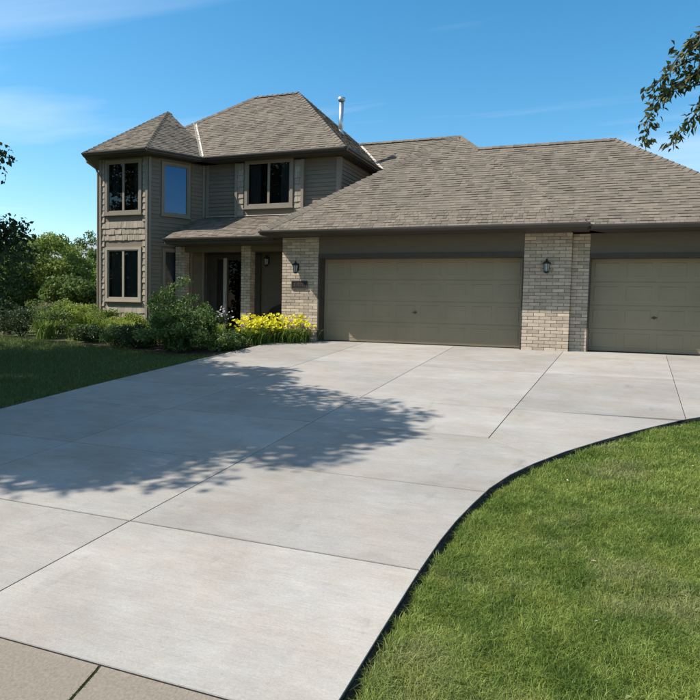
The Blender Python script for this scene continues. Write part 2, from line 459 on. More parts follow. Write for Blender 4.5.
cells.append([(8.04,-9.86),(12,-9.86),(12,-3.2),(8.04+0.23*3.1/6.3,-3.2),(8.04,-6.3)])
cells.append([(8.04+0.23*3.1/6.3,-3.2),(12,-3.2),(12,0.2),(8.04+0.23*6.5/6.3,0.2)])
for a, b in ((-6.42,-3.2), (-3.2,0.2)):
    k0 = (a+8.05)/8.05; k1 = (b+8.05)/8.05
    xb = lambda y: 5.82+0.33*(y+8.05)/8.05
    for c, d in ((-2, 1.30), (1.30, 3.62)): cells.append([(c,a),(d,a),(d,b),(c,b)])
    cells.append([(3.62,a),(xb(a),a),(xb(b),b),(3.62,b)])
    xc = lambda y: 8.04+0.23*(y+6.3)/6.3
    cells.append([(xb(a),a),(xc(a),a),(xc(b),b),(xb(b),b)])
for cell in cells:
    ymid = sum(q[1] for q in cell)/len(cell)
    cell = [(x, y+(.004 if y < ymid else -.004)) for x, y in cell]      # sawn cross joints are a little wider
    if area2(cell) < 0: cell = cell[::-1]
    pl = clip_poly(drive, cell)
    if len(pl) < 3 or abs(area2(pl)) < 0.02: continue
    if area2(pl) < 0: pl = pl[::-1]
    q = [pl[0]]
    for p_ in pl[1:]:
        if math.dist(p_, q[-1]) > 0.004: q.append(p_)
    if math.dist(q[0], q[-1]) < 0.004: q.pop()
    # keep the ground break at y=0 out: slabs are planar up to y=0 (0.1 m rise is invisible)
    o1 = inset(q, 0.0038); o2 = inset(q, 0.006); n = len(q)
    zf = lambda y: S*min(y, 0)
    vs = [(x, y, zf(y)-0.16) for x, y in o1]+[(x, y, zf(y)-0.006) for x, y in o1]+[(x, y, zf(y)) for x, y in o2]
    fs = [tuple(range(2*n, 3*n))]
    for i in range(n):
        j = (i+1) % n
        fs.append((i, j, n+j, n+i)); fs.append((n+i, n+j, 2*n+j, 2*n+i))
    so = mesh_obj('slab', vs, fs, M['concrete'], dw); so.data.materials.append(M['joint'])
    so.data.polygons.foreach_set('material_index', [0]+[1, 0]*n)

# kerb pan in front of the driveway, cast in lengths
kerb = bpy.data.objects.new('kerb', None); COL.objects.link(kerb); kind(kerb, 'structure')
kx = [-13.0,-10.0,-7.2,-4.4,-1.4,1.7,4.71,7.75,10.8,13.9]
for a, b in zip(kx[:-1], kx[1:]):
    prof = [(-13.075, -0.004), (-13.11, -0.012), (-13.45, -0.045), (-13.78, -0.075), (-13.80, -0.085)]
    vs = []; a2, b2 = a+0.009, b-0.009
    skew = 0.06
    for y, dz in prof:
        z = S*-13.07+dz
        sk = skew*(-(y+13.075))/0.3
        vs += [(a2+sk, y, z), (b2+sk, y, z)]
    n = len(prof)
    vs += [(a2, -13.075, S*-13.07-0.2), (b2, -13.075, S*-13.07-0.2), (a2+.14, -13.8, -1.3), (b2+.14, -13.8, -1.3)]
    fs = [(2*i, 2*i+2, 2*i+3, 2*i+1) for i in range(n-1)]
    fs += [tuple([2*i for i in range(n)][::-1]+[2*n, 2*n+2]), tuple([2*i+1 for i in range(n)]+[2*n+3, 2*n+1])]
    mesh_obj('kerb_length', vs, fs, M['kerb'], kerb)
mesh_obj('kerb_joint_bed', [(-13, -13.06, S*-13.07-.03), (-13, -13.8, S*-13.07-.1), (14, -13.8, S*-13.07-.1), (14, -13.06, S*-13.07-.03)], [(0, 1, 2, 3)], M['joint'], kerb)
kind(mesh_obj('road', [(-200, -13.79, -1.125), (200, -13.79, -1.125), (200, -22, -1.09), (-200, -22, -1.09)], [(0, 3, 2, 1)], M['asphalt']), 'structure')

# garden bed
bed = [(-12.5,-0.9),(-9.5,-1.55),(-6.5,-2.2),(-4.0,-2.75),(-2.2,-3.35),(-1.12,-3.2),(-1.04,-1.6),(-1.03,-0.4),(-1.0,0.6),(-2.0,0.5),(-5.0,0.6),(-7.8,0.6),(-10,1.2),(-12.5,1.2)]
kind(mesh_obj('garden_bed', [(x, y, gz(y)-0.022+0.0) for x, y in bed], [tuple(range(len(bed)))], M['mulch']), 'structure')

# ------------------------------------------------------------------ house
house = thing('house', 'two storey taupe house with six sided corner bay and brick pillared garages', 'house')

def part(name):
    o = bpy.data.objects.new(name, None); COL.objects.link(o); o.parent = house
    return o

# --- roofs
TAB_W = [0.09, 0.11, 0.14, 0.17, 0.20, 0.24]
_shcache = {}
def shingle_mesh(w, lift, tone, c):
    k = (w, lift, tone)
    if k not in _shcache:
        me = bpy.data.meshes.new('shingle')
        g = 0.003
        vs = [(g,0,0),(w-g,0,0),(w-g,c,0),(g,c,0),(g,0,lift),(w-g,0,lift),(w-g,c,0.003),(g,c,0.003)]
        me.from_pydata(vs, [], [(4,5,6,7),(0,1,5,4),(1,2,6,5),(3,0,4,7)])
        a = me.attributes.new('tone', 'FLOAT', 'FACE'); a.data.foreach_set('value', [tone]*4)
        me.materials.append(M['shingle']); me.update()
        _shcache[k] = me
    return _shcache[k]
TONES = [0.79, 0.87, 0.93, 0.97, 1.01, 1.06, 1.12]

def tile_face(pts, parent, singles=0, c=0.128, mb=None, jitter=True):
    pts = [Vector(q) for q in pts]
    u = (pts[1]-pts[0]).normalized()
    n = None
    for k in range(2, len(pts)):
        n = u.cross(pts[k]-pts[0])
        if n.length > 1e-3: break
    n.normalize(); v = n.cross(u)
    P2 = [((q-pts[0]).dot(u), (q-pts[0]).dot(v)) for q in pts]
    if area2(P2) < 0: P2 = P2[::-1]
    vmax = max(q[1] for q in P2)
    v0 = -0.02; nsing = 0
    R3 = Matrix((u, v, n)).transposed().to_4x4()
    first = True
    while v0 < vmax:
        band = clip_poly([(-99, v0), (99, v0), (99, v0+c), (-99, v0+c)], P2) if not first else [(min(q[0] for q in P2), v0), (max(q[0] for q in P2), v0), (max(q[0] for q in P2), v0+c), (min(q[0] for q in P2), v0+c)]
        if len(band) >= 3:
            ua = min(q[0] for q in band); ub = max(q[0] for q in band)
            x = ua-random.random()*0.3
            while x < ub:
                w = random.choice(TAB_W); lift = random.choice((0.007, 0.011, 0.017)); tone = random.choice(TONES)
                rect = [(x, v0), (x+w, v0), (x+w, v0+c), (x, v0+c)]
                cl = clip_poly(rect, P2) if not first else clip_poly(rect, [(ua, v0-1), (ub, v0-1), (ub, v0+1), (ua, v0+1)])
                if len(cl) >= 3 and abs(area2(cl)) > 0.0012:
                    full = abs(abs(area2(cl))-w*c) < 1e-6
                    if full and nsing < singles:
                        o = link('shingle', shingle_mesh(w, lift, tone, c), parent)
                        mm = R3.copy(); mm.translation = pts[0]+u*x+v*v0+n*0.004
                        o.matrix_basis = mm
                        nsing += 1
                    else:
                        g = 0.0025
                        top = [pts[0]+u*a+v*b+n*(0.004+lift*(1-(b-v0)/c)+0.003) for a, b in cl]
                        bot = [pts[0]+u*a+v*b+n*0.0 for a, b in cl]
                        k = len(cl)
                        fs = [tuple(range(k))]+[(k+i, k+(i+1) % k, (i+1) % k, i) for i in range(k)]
                        mb.poly(top+bot, fs, tone)
                x += w
        v0 += c; first = False

def cap_line(a, b, mb, step=0.19, rise=0.046, dw_=0.13, tk=0.92):
    a = Vector(a); b = Vector(b); t = (b-a); L = t.length; t.normalize()
    side = t.cross(V(0,0,1)).normalized(); upv = side.cross(t)
    k = int(L/step)
    for i in range(k+1):
        q = a+t*(i*step)
        e = a+t*min(L, (i*step+step+0.03))
        tone = random.choice(TONES)*tk
        vs = [q-side*dw_-upv*.050, q+upv*rise, q+side*dw_-upv*.050, e-side*dw_-upv*.062, e+upv*(rise*.55), e+side*dw_-upv*.062,
              q-side*dw_-upv*.075, q+side*dw_-upv*.075]
        mb.poly(vs, [(0,3,4,1),(1,4,5,2),(0,1,2,7,6)], tone)

def gutter(a, b, out, parent, z_off=0.0, dep=0.10, h=0.085):
    """K-profile gutter hung along eave edge a-b; out = outward horizontal unit"""
    a = Vector(a); b = Vector(b); out = Vector(out)
    prof = [(0.0, 0.0), (0.0, -h), (dep*.55, -h), (dep*.72, -h*.55), (dep, -h*.28), (dep, 0.012), (dep-.012, 0.012), (dep-.014, -0.012), (0.02, -0.03)]
    vs = []
    for q in (a, b):
        for d, z in prof: vs.append(q+out*d+V(0, 0, z+z_off))
    n = len(prof)
    fs = [(i, (i+1) % n, n+(i+1) % n, n+i) for i in range(n)]+[tuple(range(n))[::-1], tuple(range(n, 2*n))]
    mesh_obj('gutter', vs, fs, M['gutter'], parent)

def roof(name, base_pts, faces, caps, parent_singles=None, drop=0.10, soffit_mat='brown'):
    """base_pts: list of 3D eave+ridge points; faces: index lists (first edge = eave); solid with fascia drop"""
    mbk = MB()
    vs = [Vector(q) for q in base_pts]
    eaves = [f for f in faces]
    fs = [tuple(f) for f in faces]
    n = len(vs)
    low = [q-V(0, 0, drop) for q in vs]
    bottom_idx = []
    # fascia on each face's first edge
    allv = vs+low
    for f in faces:
        i, j = f[0], f[1]
        fs.append((i, n+i, n+j, j)); 
    # soffit ring
    ring = []
    for f in faces: ring.append(f[0])
    if len(ring) >= 3: fs.append(tuple(n+i for i in ring)[::-1])
    r = mesh_obj(name, allv, fs, M[soffit_mat], house)
    mb = MB()
    for k, f in enumerate(faces):
        sn = (parent_singles or {}).get(k, 0)
        tile_face([vs[i] for i in f], r, sn, mb=mb)
    if mb.v: kind(mb.build('shingle_courses', M['shingle'], r, tone=True), 'stuff')
    mc = MB()
    for cp in caps: cap_line(cp[0], cp[1], mc, **(cp[2] if len(cp) > 2 else {}))
    if mc.v: kind(mc.build('ridge_caps', M['shingle'], r, tone=True), 'stuff')
    return r

ZG = 2.83
A = (-1.33, -0.68, ZG-.03); B = (6.6, -0.68, ZG-.03); P = (2.7, 3.55, 5.95); Q = (2.7, 7.2, 5.95); C = (6.6, 7.2, ZG-.03); D = (-1.33, 7.2, ZG-.03)
r1 = roof('garage_roof', [A, B, P, Q, C, D], [(0,1,2), (1,4,3,2), (4,5,3), (5,0,2,3)], [(A, P, dict(rise=.085, dw_=.16, tk=1.06)), (B, P, dict(rise=.022, dw_=.11, tk=.97)), (P, Q)], {0: 290})
gutter(V(-1.33, -0.68, ZG-.04), V(6.6, -0.68, ZG-.04), (0, -1, 0), r1)
gutter(V(-1.33, -0.68, ZG-.04), V(-1.33, 0.1, ZG-.04), (-1, 0, 0), r1)
r3 = roof('side_garage_roof', [(6.56,-.50,2.77),(10.6,-.50,2.77),(7.04,3.08,5.45),(3.28,3.08,5.45),(10.6,6.6,2.80),(6.6,6.6,2.80)],
     [(0,1,2,3), (1,4,2), (4,5,3,2)], [((10.6,-.50,2.77),(7.04,3.08,5.45)), ((3.3,3.08,5.45),(7.04,3.08,5.45))], {0: 60})
gutter(V(6.64, -0.50, 2.76), V(10.6, -0.50, 2.76), (0, -1, 0), r3)
# splash guard at the inner gutter corner
mg = MB(); mg.obox((6.60, -.66, 2.77), (0, 1, 0), (1, 0, 0), 0.10, 0.05, 0.01); mg.obox((6.612, -.55, 2.77), (1, 0, 0), (0, -1, 0), 0.09, 0.05, 0.01)
mg.build('splash_guard', M['flash'], r1)
# main two-storey roof
E0 = 5.3
r2 = roof('main_roof', [(-8.55,1.3,E0),(0.15,1.3,E0),(-2.87,4.45,8.04),(-4.50,4.45,8.04),(0.15,7.6,E0),(-8.55,7.6,E0)],
     [(0,1,2,3), (1,4,2), (4,5,3,2), (5,0,3)], [((0.15,1.3,E0),(-2.87,4.45,8.04)), ((-2.87,4.45,8.04),(-4.5,4.45,8.04)), ((-8.55,1.3,E0),(-4.5,4.45,8.04)), ((0.15,7.6,E0),(-2.87,4.45,8.04))], drop=0.12)
gutter(V(-4.5, 1.3, E0-.01), V(0.15, 1.3, E0-.01), (0, -1, 0), r2)
gutter(V(0.15, 1.3, E0-.01), V(0.15, 5.0, E0-.01), (1, 0, 0), r2)
# rear roof behind the garage
r4 = roof('rear_roof', [(-1.6,2.6,3.6),(5.6,2.85,3.84),(2.3,6.15,6.65),(-1.6,6.15,6.65),(5.6,9.4,3.84),(-1.6,9.4,3.84)],
     [(0,1,2,3), (1,4,2), (4,5,3,2)], [((-1.4,6.15,6.65),(2.3,6.15,6.65)), ((2.3,6.15,6.65),(3.4,5.05,5.71))])
# hexagonal bay roof
AC = V(-6.48, 1.74, 0); RE = 2.24; RW = 1.78
def hexring(R, z): return [(AC.x+R*math.cos(math.radians(-120+60*k)), AC.y+R*math.sin(math.radians(-120+60*k)), z) for k in range(6)]
ring8 = hexring(RE, E0)
peak = (-6.84, 2.78, 7.27)
r5 = roof('bay_roof', ring8+[peak], [(k, (k+1) % 6, 6) for k in range(6)], [(ring8[k], peak) for k in (0, 1, 5)], drop=0.12)
for k in (5, 0, 1):
    a = Vector(ring8[k]); b = Vector(ring8[(k+1) % 6])
    if k == 1: b = a+(b-a)*0.76
    t = (b-a).normalized(); out = V(t.y, -t.x, 0)
    gutter(a+V(0,0,-.01), b+V(0,0,-.01), out, r5, dep=0.09, h=0.085)
def plane(a, b, c):
    a, b, c = Vector(a), Vector(b), Vector(c); n = (b-a).cross(c-a).normalized()
    if n.z < 0: n = -n
    return n, n.dot(a)
def meet(p1, p2, z):
    """point of the line where two roof planes meet, at height z"""
    (n1, d1), (n2, d2) = p1, p2
    det = n1.x*n2.y-n1.y*n2.x; e1 = d1-n1.z*z; e2 = d2-n2.z*z
    return V((e1*n2.y-n1.y*e2)/det, (n1.x*e2-e1*n2.x)/det, z)
# porch roof (lean-to)
PE = 2.77
r6v = [(-4.92,0.08,PE),(-1.0,0.08,PE),(-1.0,1.80,3.62),(-4.92,1.80,3.62)]
r6 = mesh_obj('porch_roof', [Vector(q) for q in r6v]+[Vector(q)-V(0,0,.16) for q in r6v[:2]]+[V(-1.0,1.8,PE-.16),V(-4.92,1.8,PE-.16)],
     [(0,1,2,3),(0,4,5,1),(4,7,6,5),(0,3,7,4)], M['brown'], house)
mb = MB(); tile_face(r6v, r6, 150, mb=mb); 
# hip return on the left end of the porch roof
kind(mb.build('shingle_courses', M['shingle'], r6, tone=True), 'stuff')
gutter(V(-4.92, 0.08, PE-.01), V(-1.36, 0.08, PE-.01), (0, -1, 0), r6, dep=0.09, h=0.09)
# valley flashings
def strip(name, a, b, w, up_n, parent, material):
    a = Vector(a); b = Vector(b); t = (b-a).normalized(); s_ = t.cross(Vector(up_n)).normalized()*w/2; n_ = Vector(up_n).normalized()*0.012
    vs = [a-s_, a+s_, b+s_, b-s_, a-s_+n_, a+s_+n_, b+s_+n_, b-s_+n_]
    return mesh_obj(name, vs, [(4,5,6,7),(0,1,5,4),(1,2,6,5),(2,3,7,6),(3,0,4,7),(3,2,1,0)], material, parent)

# --- generic wall builders
def wall_panel(mb, p, u, n, L, z0, z1, holes=(), d=0.05, back=0.12):
    """panel with rectangular holes; holes (u0,u1,z0,z1)"""
    us = sorted(set([0, L]+[h for H in holes for h in H[:2]])); zs = sorted(set([z0, z1]+[h for H in holes for h in H[2:]]))
    u = Vector(u); n = Vector(n); p = Vector(p)
    for i in range(len(us)-1):
        for j in range(len(zs)-1):
            cu = (us[i]+us[i+1])/2; cz = (zs[j]+zs[j+1])/2
            if any(h[0] < cu < h[1] and h[2] < cz < h[3] for h in holes): continue
            mb.obox(p+u*us[i]+V(0,0,zs[j])-n*back, u, n, us[i+1]-us[i], zs[j+1]-zs[j], back+0.0)

def spans(L, zlo, zhi, holes):
    s = [(0, L)]
    for h in holes:
        if zhi <= h[2]+1e-6 or zlo >= h[3]-1e-6: continue
        ns = []
        for a, b in s:
            if h[1] <= a or h[0] >= b: ns.append((a, b)); continue
            if h[0] > a: ns.append((a, h[0]))
            if h[1] < b: ns.append((h[1], b))
        s = ns
    return s

def siding(parent, p, u, n, L, z0, z1, holes=(), ex=0.115, material='siding'):
    u = Vector(u); n = Vector(n); p = Vector(p)
    z = z0
    while z < z1-0.02:
        zt = min(z+ex, z1)
        for a, b in spans(L, z, zt, holes):
            if b-a < 0.03: continue
            q = p+u*a; w = b-a
            prof = [(0.002, 0), (0.030, 0.0), (0.006, zt-z+0.012), (0.002, zt-z+0.012)]
            vs = []
            for e in (0, w):
                for d, h in prof: vs.append(q+u*e+n*d+V(0,0,z+h))
            mesh_obj('siding_board', vs, [(0,1,5,4),(1,2,6,5),(2,3,7,6),(0,3,2,1),(4,5,6,7),(3,0,4,7)], M[material], parent)
        z = zt

_shk = {}
def shakes(parent, p, u, n, L, z0, z1, holes=(), row=0.18):
    u = Vector(u); n = Vector(n); p = Vector(p)
    z = z0; i = 0
    R3 = Matrix((u, -n, V(0,0,1))).transposed().to_4x4()
    while z < z1-0.03:
        zt = min(z+row, z1)
        for a, b in spans(L, z, zt, holes):
            x = a
            while x < b-0.015:
                w = min(random.choice((0.09, 0.11, 0.13, 0.16)), b-x)
                if b-x-w < 0.04: w = b-x
                k = (round(w, 3), round(zt-z, 3), random.choice((0.022, 0.028, 0.034)), random.choice((0, 0.006, 0.012)))
                if k not in _shk:
                    me = bpy.data.meshes.new('shake'); g = 0.003; W, H, th, ov = k
                    vs = [(g,-.004,-ov),(W-g,-.004,-ov),(W-g,-.004,H+.01),(g,-.004,H+.01),(g,-th,-ov),(W-g,-th,-ov),(W-g,-.008,H+.01),(g,-.008,H+.01)]
                    me.from_pydata(vs, [], [(4,5,6,7),(0,1,5,4),(1,2,6,5),(3,0,4,7),(2,3,7,6)])
                    me.materials.append(M['shake']); me.update(); _shk[k] = me
                o = link('shake', _shk[k], parent); mm = R3.copy(); mm.translation = p+u*x+V(0,0,z); o.matrix_basis = mm
                x += w
        z = zt; i += 1

def window(p, u, n, w, h, lights=2, casing=0.09, mat_c='casing', blind='slats', glass='glass', label=None, outer=0.0):
    """p: lower-left of the glazed opening on the wall plane"""
    u = Vector(u); n = Vector(n); p = Vector(p); z = V(0,0,1)
    win = bpy.data.objects.new('window', None); COL.objects.link(win); win.parent = house
    if label: win['label'] = label
    c = casing; d = 0.045
    for k, (q, ww, hh) in enumerate(((p-u*c-z*c, c, h+2*c), (p+u*w-z*c, c, h+2*c), (p+z*h, w, c), (p-z*c, w, c))):
        mb = MB(); mb.obox(q-n*0.02, u, n, ww, hh, d+0.02); mb.build('casing', M[mat_c], win)
    mb = MB(); mb.obox(p-u*(c+.03)-z*(c+.03)-n*.02, u, n, w+2*c+.06, 0.035, d+0.055); mb.build('sill', M[mat_c], win)
    lw = w/lights
    for i in range(lights):
        q = p+u*(lw*i)
        fr = MB(); f = 0.035
        fr.obox(q-n*.05, u, n, f, h, .075); fr.obox(q+u*(lw-f)-n*.05, u, n, f, h, .075)
        fr.obox(q+u*f-n*.05, u, n, lw-2*f, f, .073); fr.obox(q+u*f+z*(h-f)-n*.05, u, n, lw-2*f, f, .073)
        fr.build('sash', M[mat_c], win)
        g = q+u*f+z*f
        mesh_obj('pane', [g, g+u*(lw-2*f), g+u*(lw-2*f)+z*(h-2*f), g+z*(h-2*f)], [(0,1,2,3)], M[glass], win)
    mb = MB()
    # dark room behind the glass
    q = p-n*0.6; w2 = w; 
    a = [p-n*.05, p+u*w-n*.05, p+u*w+z*h-n*.05, p+z*h-n*.05]; b_ = [q, q+u*w2, q+u*w2+z*h, q+z*h]
    mb.poly(a+b_, [(4,5,6,7),(0,4,7,3),(1,2,6,5),(3,7,6,2),(0,1,5,4)]); mb.build('reveal', M['room'], win)
    if blind == 'slats':
        mb = MB(); k = 0.0
        while k < h-.03:
            s0 = p+z*(k+.02)-n*.10+u*.03
            mb.poly([s0, s0+u*(w-.06), s0+u*(w-.06)-n*.022+z*.066, s0-n*.022+z*.066], [(0,1,2,3)]); k += 0.062
        mb.build('blind', M['blind'], win)
    elif blind == 'curtain':
        for s0, s1 in ((0.02, w*.26), (w*.74, w-.02)):
            mb = MB(); N = 10; vs = []
            for i in range(N+1):
                x = s0+(s1-s0)*i/N
                q = p+u*x-n*(0.13+0.025*(i % 2))
                vs += [q+z*.03, q+z*(h-.02)]
            mb.poly(vs, [(2*i, 2*i+2, 2*i+3, 2*i+1) for i in range(N)]); mb.build('curtain', M['curtain'], win)
    return win

# --- brickwork
_bk = {}
BT = [0.74, 0.84, 0.92, 0.98, 1.04, 1.12]
def brick_mesh(w, h, d, tone):
    k = (round(w, 3), round(h, 3), round(d, 3), tone)
    if k not in _bk:
        me = bpy.data.meshes.new('brick'); e = 0.004
        vs = [(0,0,0),(w,0,0),(w,d,0),(0,d,0),(0,0,h),(w,0,h),(w,d,h),(0,d,h)]
        # chamfered front
        vs = [(0,d,0),(w,d,0),(w,d,h),(0,d,h),(0,e,0),(w,e,0),(w,e,h),(0,e,h),(e,0,e),(w-e,0,e),(w-e,0,h-e),(e,0,h-e)]
        me.from_pydata(vs, [], [(8,9,10,11),(4,5,9,8),(5,6,10,9),(6,7,11,10),(7,4,8,11),(0,1,5,4),(1,2,6,5),(2,3,7,6),(3,0,4,7)])
        a = me.attributes.new('tone', 'FLOAT', 'FACE'); a.data.foreach_set('value', [tone]*9)
        me.materials.append(M['brick']); me.update(); _bk[k] = me
    return _bk[k]

def brick_face(parent, p, u, n, L, z0, z1, nb, ch=0.0795, joint=0.010, depth=0.03):
    u = Vector(u); n = Vector(n); p = Vector(p)
    bw = L/nb; R3 = Matrix((u, -n, V(0,0,1))).transposed().to_4x4()
    z = z0; i = 0
    while z < z1-0.03:
        h = min(ch, z1-z)-joint
        xs_ = [0]; x = (bw/2 if i % 2 else bw)
        while x < L-0.01: xs_.append(x); x += bw
        xs_.append(L)
        for a, b in zip(xs_[:-1], xs_[1:]):
            aa = a+(joint/2 if a > 0 else 0.0); bb = b-(joint/2 if b < L else 0.0)
            o = link('brick', brick_mesh(bb-aa, h, depth, random.choice(BT)), parent)
            mm = R3.copy(); mm.translation = p+u*aa+n*(depth+random.uniform(-.0025, .0025))+V(0,0,z+joint/2)
            o.matrix_basis = mm
        z += ch; i += 1

def brick_pillar(x0, x1, y0, y1, z0, z1, nb, sides='f', nbs=1):
    """core of mortar with brick skins"""
    d = 0.030
    mb = MB(); mb.box((x0+d+.004-.012 if 'l' in sides else x0, y0+d-.009, z0), (x1-d+.009 if 'r' in sides else x1, y1, z1))
    o = mb.build('brick_pillar', M['mortar'], house)
    brick_face(o, (x0, y0+d, 0), (1,0,0), (0,-1,0), x1-x0, z0, z1, nb)
    if 'r' in sides: brick_face(o, (x1-d, y0+d+.001, 0), (0,1,0), (1,0,0), y1-y0-d-.001, z0, z1, nbs)
    if 'l' in sides: brick_face(o, (x0+d, y1, 0), (0,-1,0), (-1,0,0), y1-y0-d-.001, z0, z1, nbs)
    return o

brick_pillar(-1.06, -0.01, 0.0, 0.42, -0.05, 2.70, 4, 'l', 1)
brick_pillar(5.20, 6.245, 0.0, 0.42, -0.02, 2.70, 4, 'r', 1)
brick_pillar(6.25, 6.625, 0.17, 0.55, -0.02, 2.67, 1.5, 'f')
brick_pillar(9.42, 10.1, 0.17, 0.55, -0.02, 2.67, 2.5, 'f')
brick_pillar(-5.10, -4.80, 0.85, 1.13, -0.02, 2.61, 1.5, 'rl', 1.5)
brick_pillar(-2.83, -2.53, 0.85, 1.13, -0.02, 2.61, 1.5, 'rl', 1.5)

# --- garage doors
def garage_door(x0, x1, y, zt, ncol, label):
    W = x1-x0
    core = MB(); core.box((x0, y+.012, -0.02), (x1, y+.05, zt)); gd = core.build('garage_door', M['door'], house)
    gd['label'] = label
    nr = 4; hs = (zt-0.0)/nr
    for r_ in range(nr):
        z0 = r_*hs
        mb = MB(); mb.box((x0, y-.004, z0+.003), (x1, y+.012, z0+hs-.003)); sec = mb.build('door_section', M['door'], gd)
        pw = W/ncol
        for c in range(ncol):
            a = x0+pw*c+.075; b = x0+pw*(c+1)-.075; e = z0+.10; t = z0+hs-.10
            # raised panel inside a groove
            k = .05
            vs = [(a,y-.004,e),(b,y-.004,e),(b,y-.004,t),(a,y-.004,t),
                  (a+.012,y-.0105,e+.012),(b-.012,y-.0105,e+.012),(b-.012,y-.0105,t-.012),(a+.012,y-.0105,t-.012),
                  (a+k,y-.0075,e+k),(b-k,y-.0075,e+k),(b-k,y-.0075,t-k),(a+k,y-.0075,t-k)]
            fs = []
            for s_ in (0, 4):
                for i in range(4):
                    j = (i+1) % 4; fs.append((s_+i, s_+j, s_+4+j, s_+4+i))
            fs.append((8,9,10,11))
            mesh_obj('panel', vs, fs, M['door'], gd)
    # T handle
    hb = MB(); xm = x0+W*(0.487 if ncol > 5 else 0.5); hb.tube([(xm, y-.01, .80), (xm, y-.05, .80)], .012, 8); hb.tube([(xm-.06, y-.05, .80), (xm+.06, y-.05, .805)], .011, 8)
    hb.tube([(xm, y-.004, .80), (xm, y-.012, .80)], .032, 12); hb.build('handle', M['bronze_lt'], gd)
    sl = MB(); sl.box((x0, y-.012, -.015), (x1, y+.02, .022)); sl.build('bottom_seal', M['iron'], gd)
    return gd

garage_door(0.03, 5.165, 0.36, 2.16, 8, 'wide double garage door, taupe, between the two brick pillars')
garage_door(6.66, 9.39, 0.50, 2.13, 4, 'narrow single garage door, taupe, right of the brick pillar')
def trim_box(name, a, b, material='brown'):
    mb = MB(); mb.box(a, b); return mb.build(name, M[material], house)
trim_box('door_jamb', (-0.012, -0.005, -0.01), (0.028, 0.40, 2.15)); trim_box('door_jamb', (5.167, -0.005, -0.01), (5.197, 0.40, 2.15))
trim_box('door_head', (-0.012, -0.006, 2.15), (5.197, 0.40, 2.25))
trim_box('door_jamb', (6.628, 0.165, -0.01), (6.658, 0.54, 2.12)); trim_box('door_jamb', (9.392, 0.165, -0.01), (9.42, 0.54, 2.12))
trim_box('door_head', (6.628, 0.164, 2.12), (9.42, 0.54, 2.21))
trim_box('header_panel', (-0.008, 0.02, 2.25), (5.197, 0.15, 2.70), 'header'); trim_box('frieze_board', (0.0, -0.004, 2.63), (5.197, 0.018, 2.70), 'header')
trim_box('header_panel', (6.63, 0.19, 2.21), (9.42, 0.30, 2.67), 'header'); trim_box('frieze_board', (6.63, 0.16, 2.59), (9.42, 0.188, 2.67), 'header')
trim_box('garage_floor', (-0.9, 0.11, -0.03), (10.0, 0.60, -0.004), 'mortar')
# garage body walls (left, right, rear)
mb = MB(); mb.box((-1.03, .36, -.1), (-.93, 7.0, 2.70)); mb.box((10.1, .2, -.1), (10.2, 6.3, 2.65)); mb.box((-.93, 6.9, -.1), (10.1, 7.0, 2.66)); mb.build('garage_wall', M['siding'], house)

# --- bay walls
ringw = hexring(RW, 0)
def oct_face(k):
    """k=0 front, 1 front-right, -1 front-left, 2 rear-right"""
    a = Vector(ringw[k % 6]); b = Vector(ringw[(k+1) % 6]); u = (b-a).normalized(); n = V(u.y, -u.x, 0)
    return a, u, n
L8 = RW
BASE = -0.25
# front face windows (u measured from left end)
fp, fu, fn = oct_face(0)
hf = [(0.31, 1.47, 1.03, 2.47), (0.31, 1.47, 3.60, 5.04)]
hr = [(0.50, 1.30, 1.03, 2.47), (0.46, 1.22, 3.58, 5.02)]
hl = [(0.50, 1.30, 1.03, 2.47), (0.50, 1.30, 3.60, 5.02)]
bay = MB()
for k in range(-1, 5):
    p, u, n = oct_face(k)
    wall_panel(bay, p, u, n, L8, BASE, 5.2, {0: hf, 1: hr, -1: hl}.get(k, ()))
bayw = bay.build('bay_wall', M['siding'], house)
c = 0.125
grow = lambda H: [(h[0]-c, h[1]+c, h[2]-c, h[3]+c) for h in H]
shakes(bayw, fp, fu, fn, L8, 0.42, 5.16, grow(hf))
for k, H in ((1, hr), (-1, hl)):
    p, u, n = oct_face(k)
    siding(bayw, p, u, n, L8, 0.42, 5.16, grow(H))
p, u, n = oct_face(-2); siding(bayw, p, u, n, L8, 0.42, 5.16)
# corner boards
for k in (0, 1, -1):
    p, u, n = oct_face(k)
    mb = MB(); mb.obox(p+V(0,0,BASE)+u*0.0, u, n, 0.075, 5.16-BASE, 0.040); mb.build('corner_board', M['trim'], bayw)
    mb = MB(); mb.obox(p+u*(L8-.075)+V(0,0,BASE), u, n, 0.075, 5.16-BASE, 0.0405); mb.build('corner_board', M['trim'], bayw)
trim_lbl = {0: 'front bay window', 1: 'angled bay window'}
for k, H in ((0, hf), (1, hr), (-1, hl)):
    p, u, n = oct_face(k)
    for j, h in enumerate(H):
        window(p+u*h[0]+V(0,0,h[2]), u, n, h[1]-h[0], h[3]-h[2], 2 if (k == 0 or j == 0) else 1, casing=0.085 if k == 0 else .07, mat_c='casing' if (k == 0 and j == 0) else 'trim', blind='slats' if j == 0 else ('curtain' if k == 0 else None),
               glass='glass_coated' if (k, j) == (1, 1) else 'glass', label={(0,0): 'tall ground floor window of the bay with closed blind', (0,1): 'upper window of the bay under the eave', (1,1): 'upper window in the angled side of the bay mirroring blue sky'}.get((k, j)))
# down pipe at the bay's left edge
p, u, n = oct_face(-1)
p, u, n = oct_face(-1); q = p+u*(L8-.16)+n*0.09
mb = MB(); e = V(ring8[0][0], ring8[0][1], 0)
mb.tube([V(e.x-.06, e.y+.10, 5.22), V(e.x-.02, e.y+.12, 5.08), V(q.x-.06, q.y-.02, 4.95), V(q.x, q.y, 4.78), V(q.x, q.y, 0.1), V(q.x-.08, q.y-.12, -.02)], .038, 8)
mb.build('down_pipe', M['trim'], house)

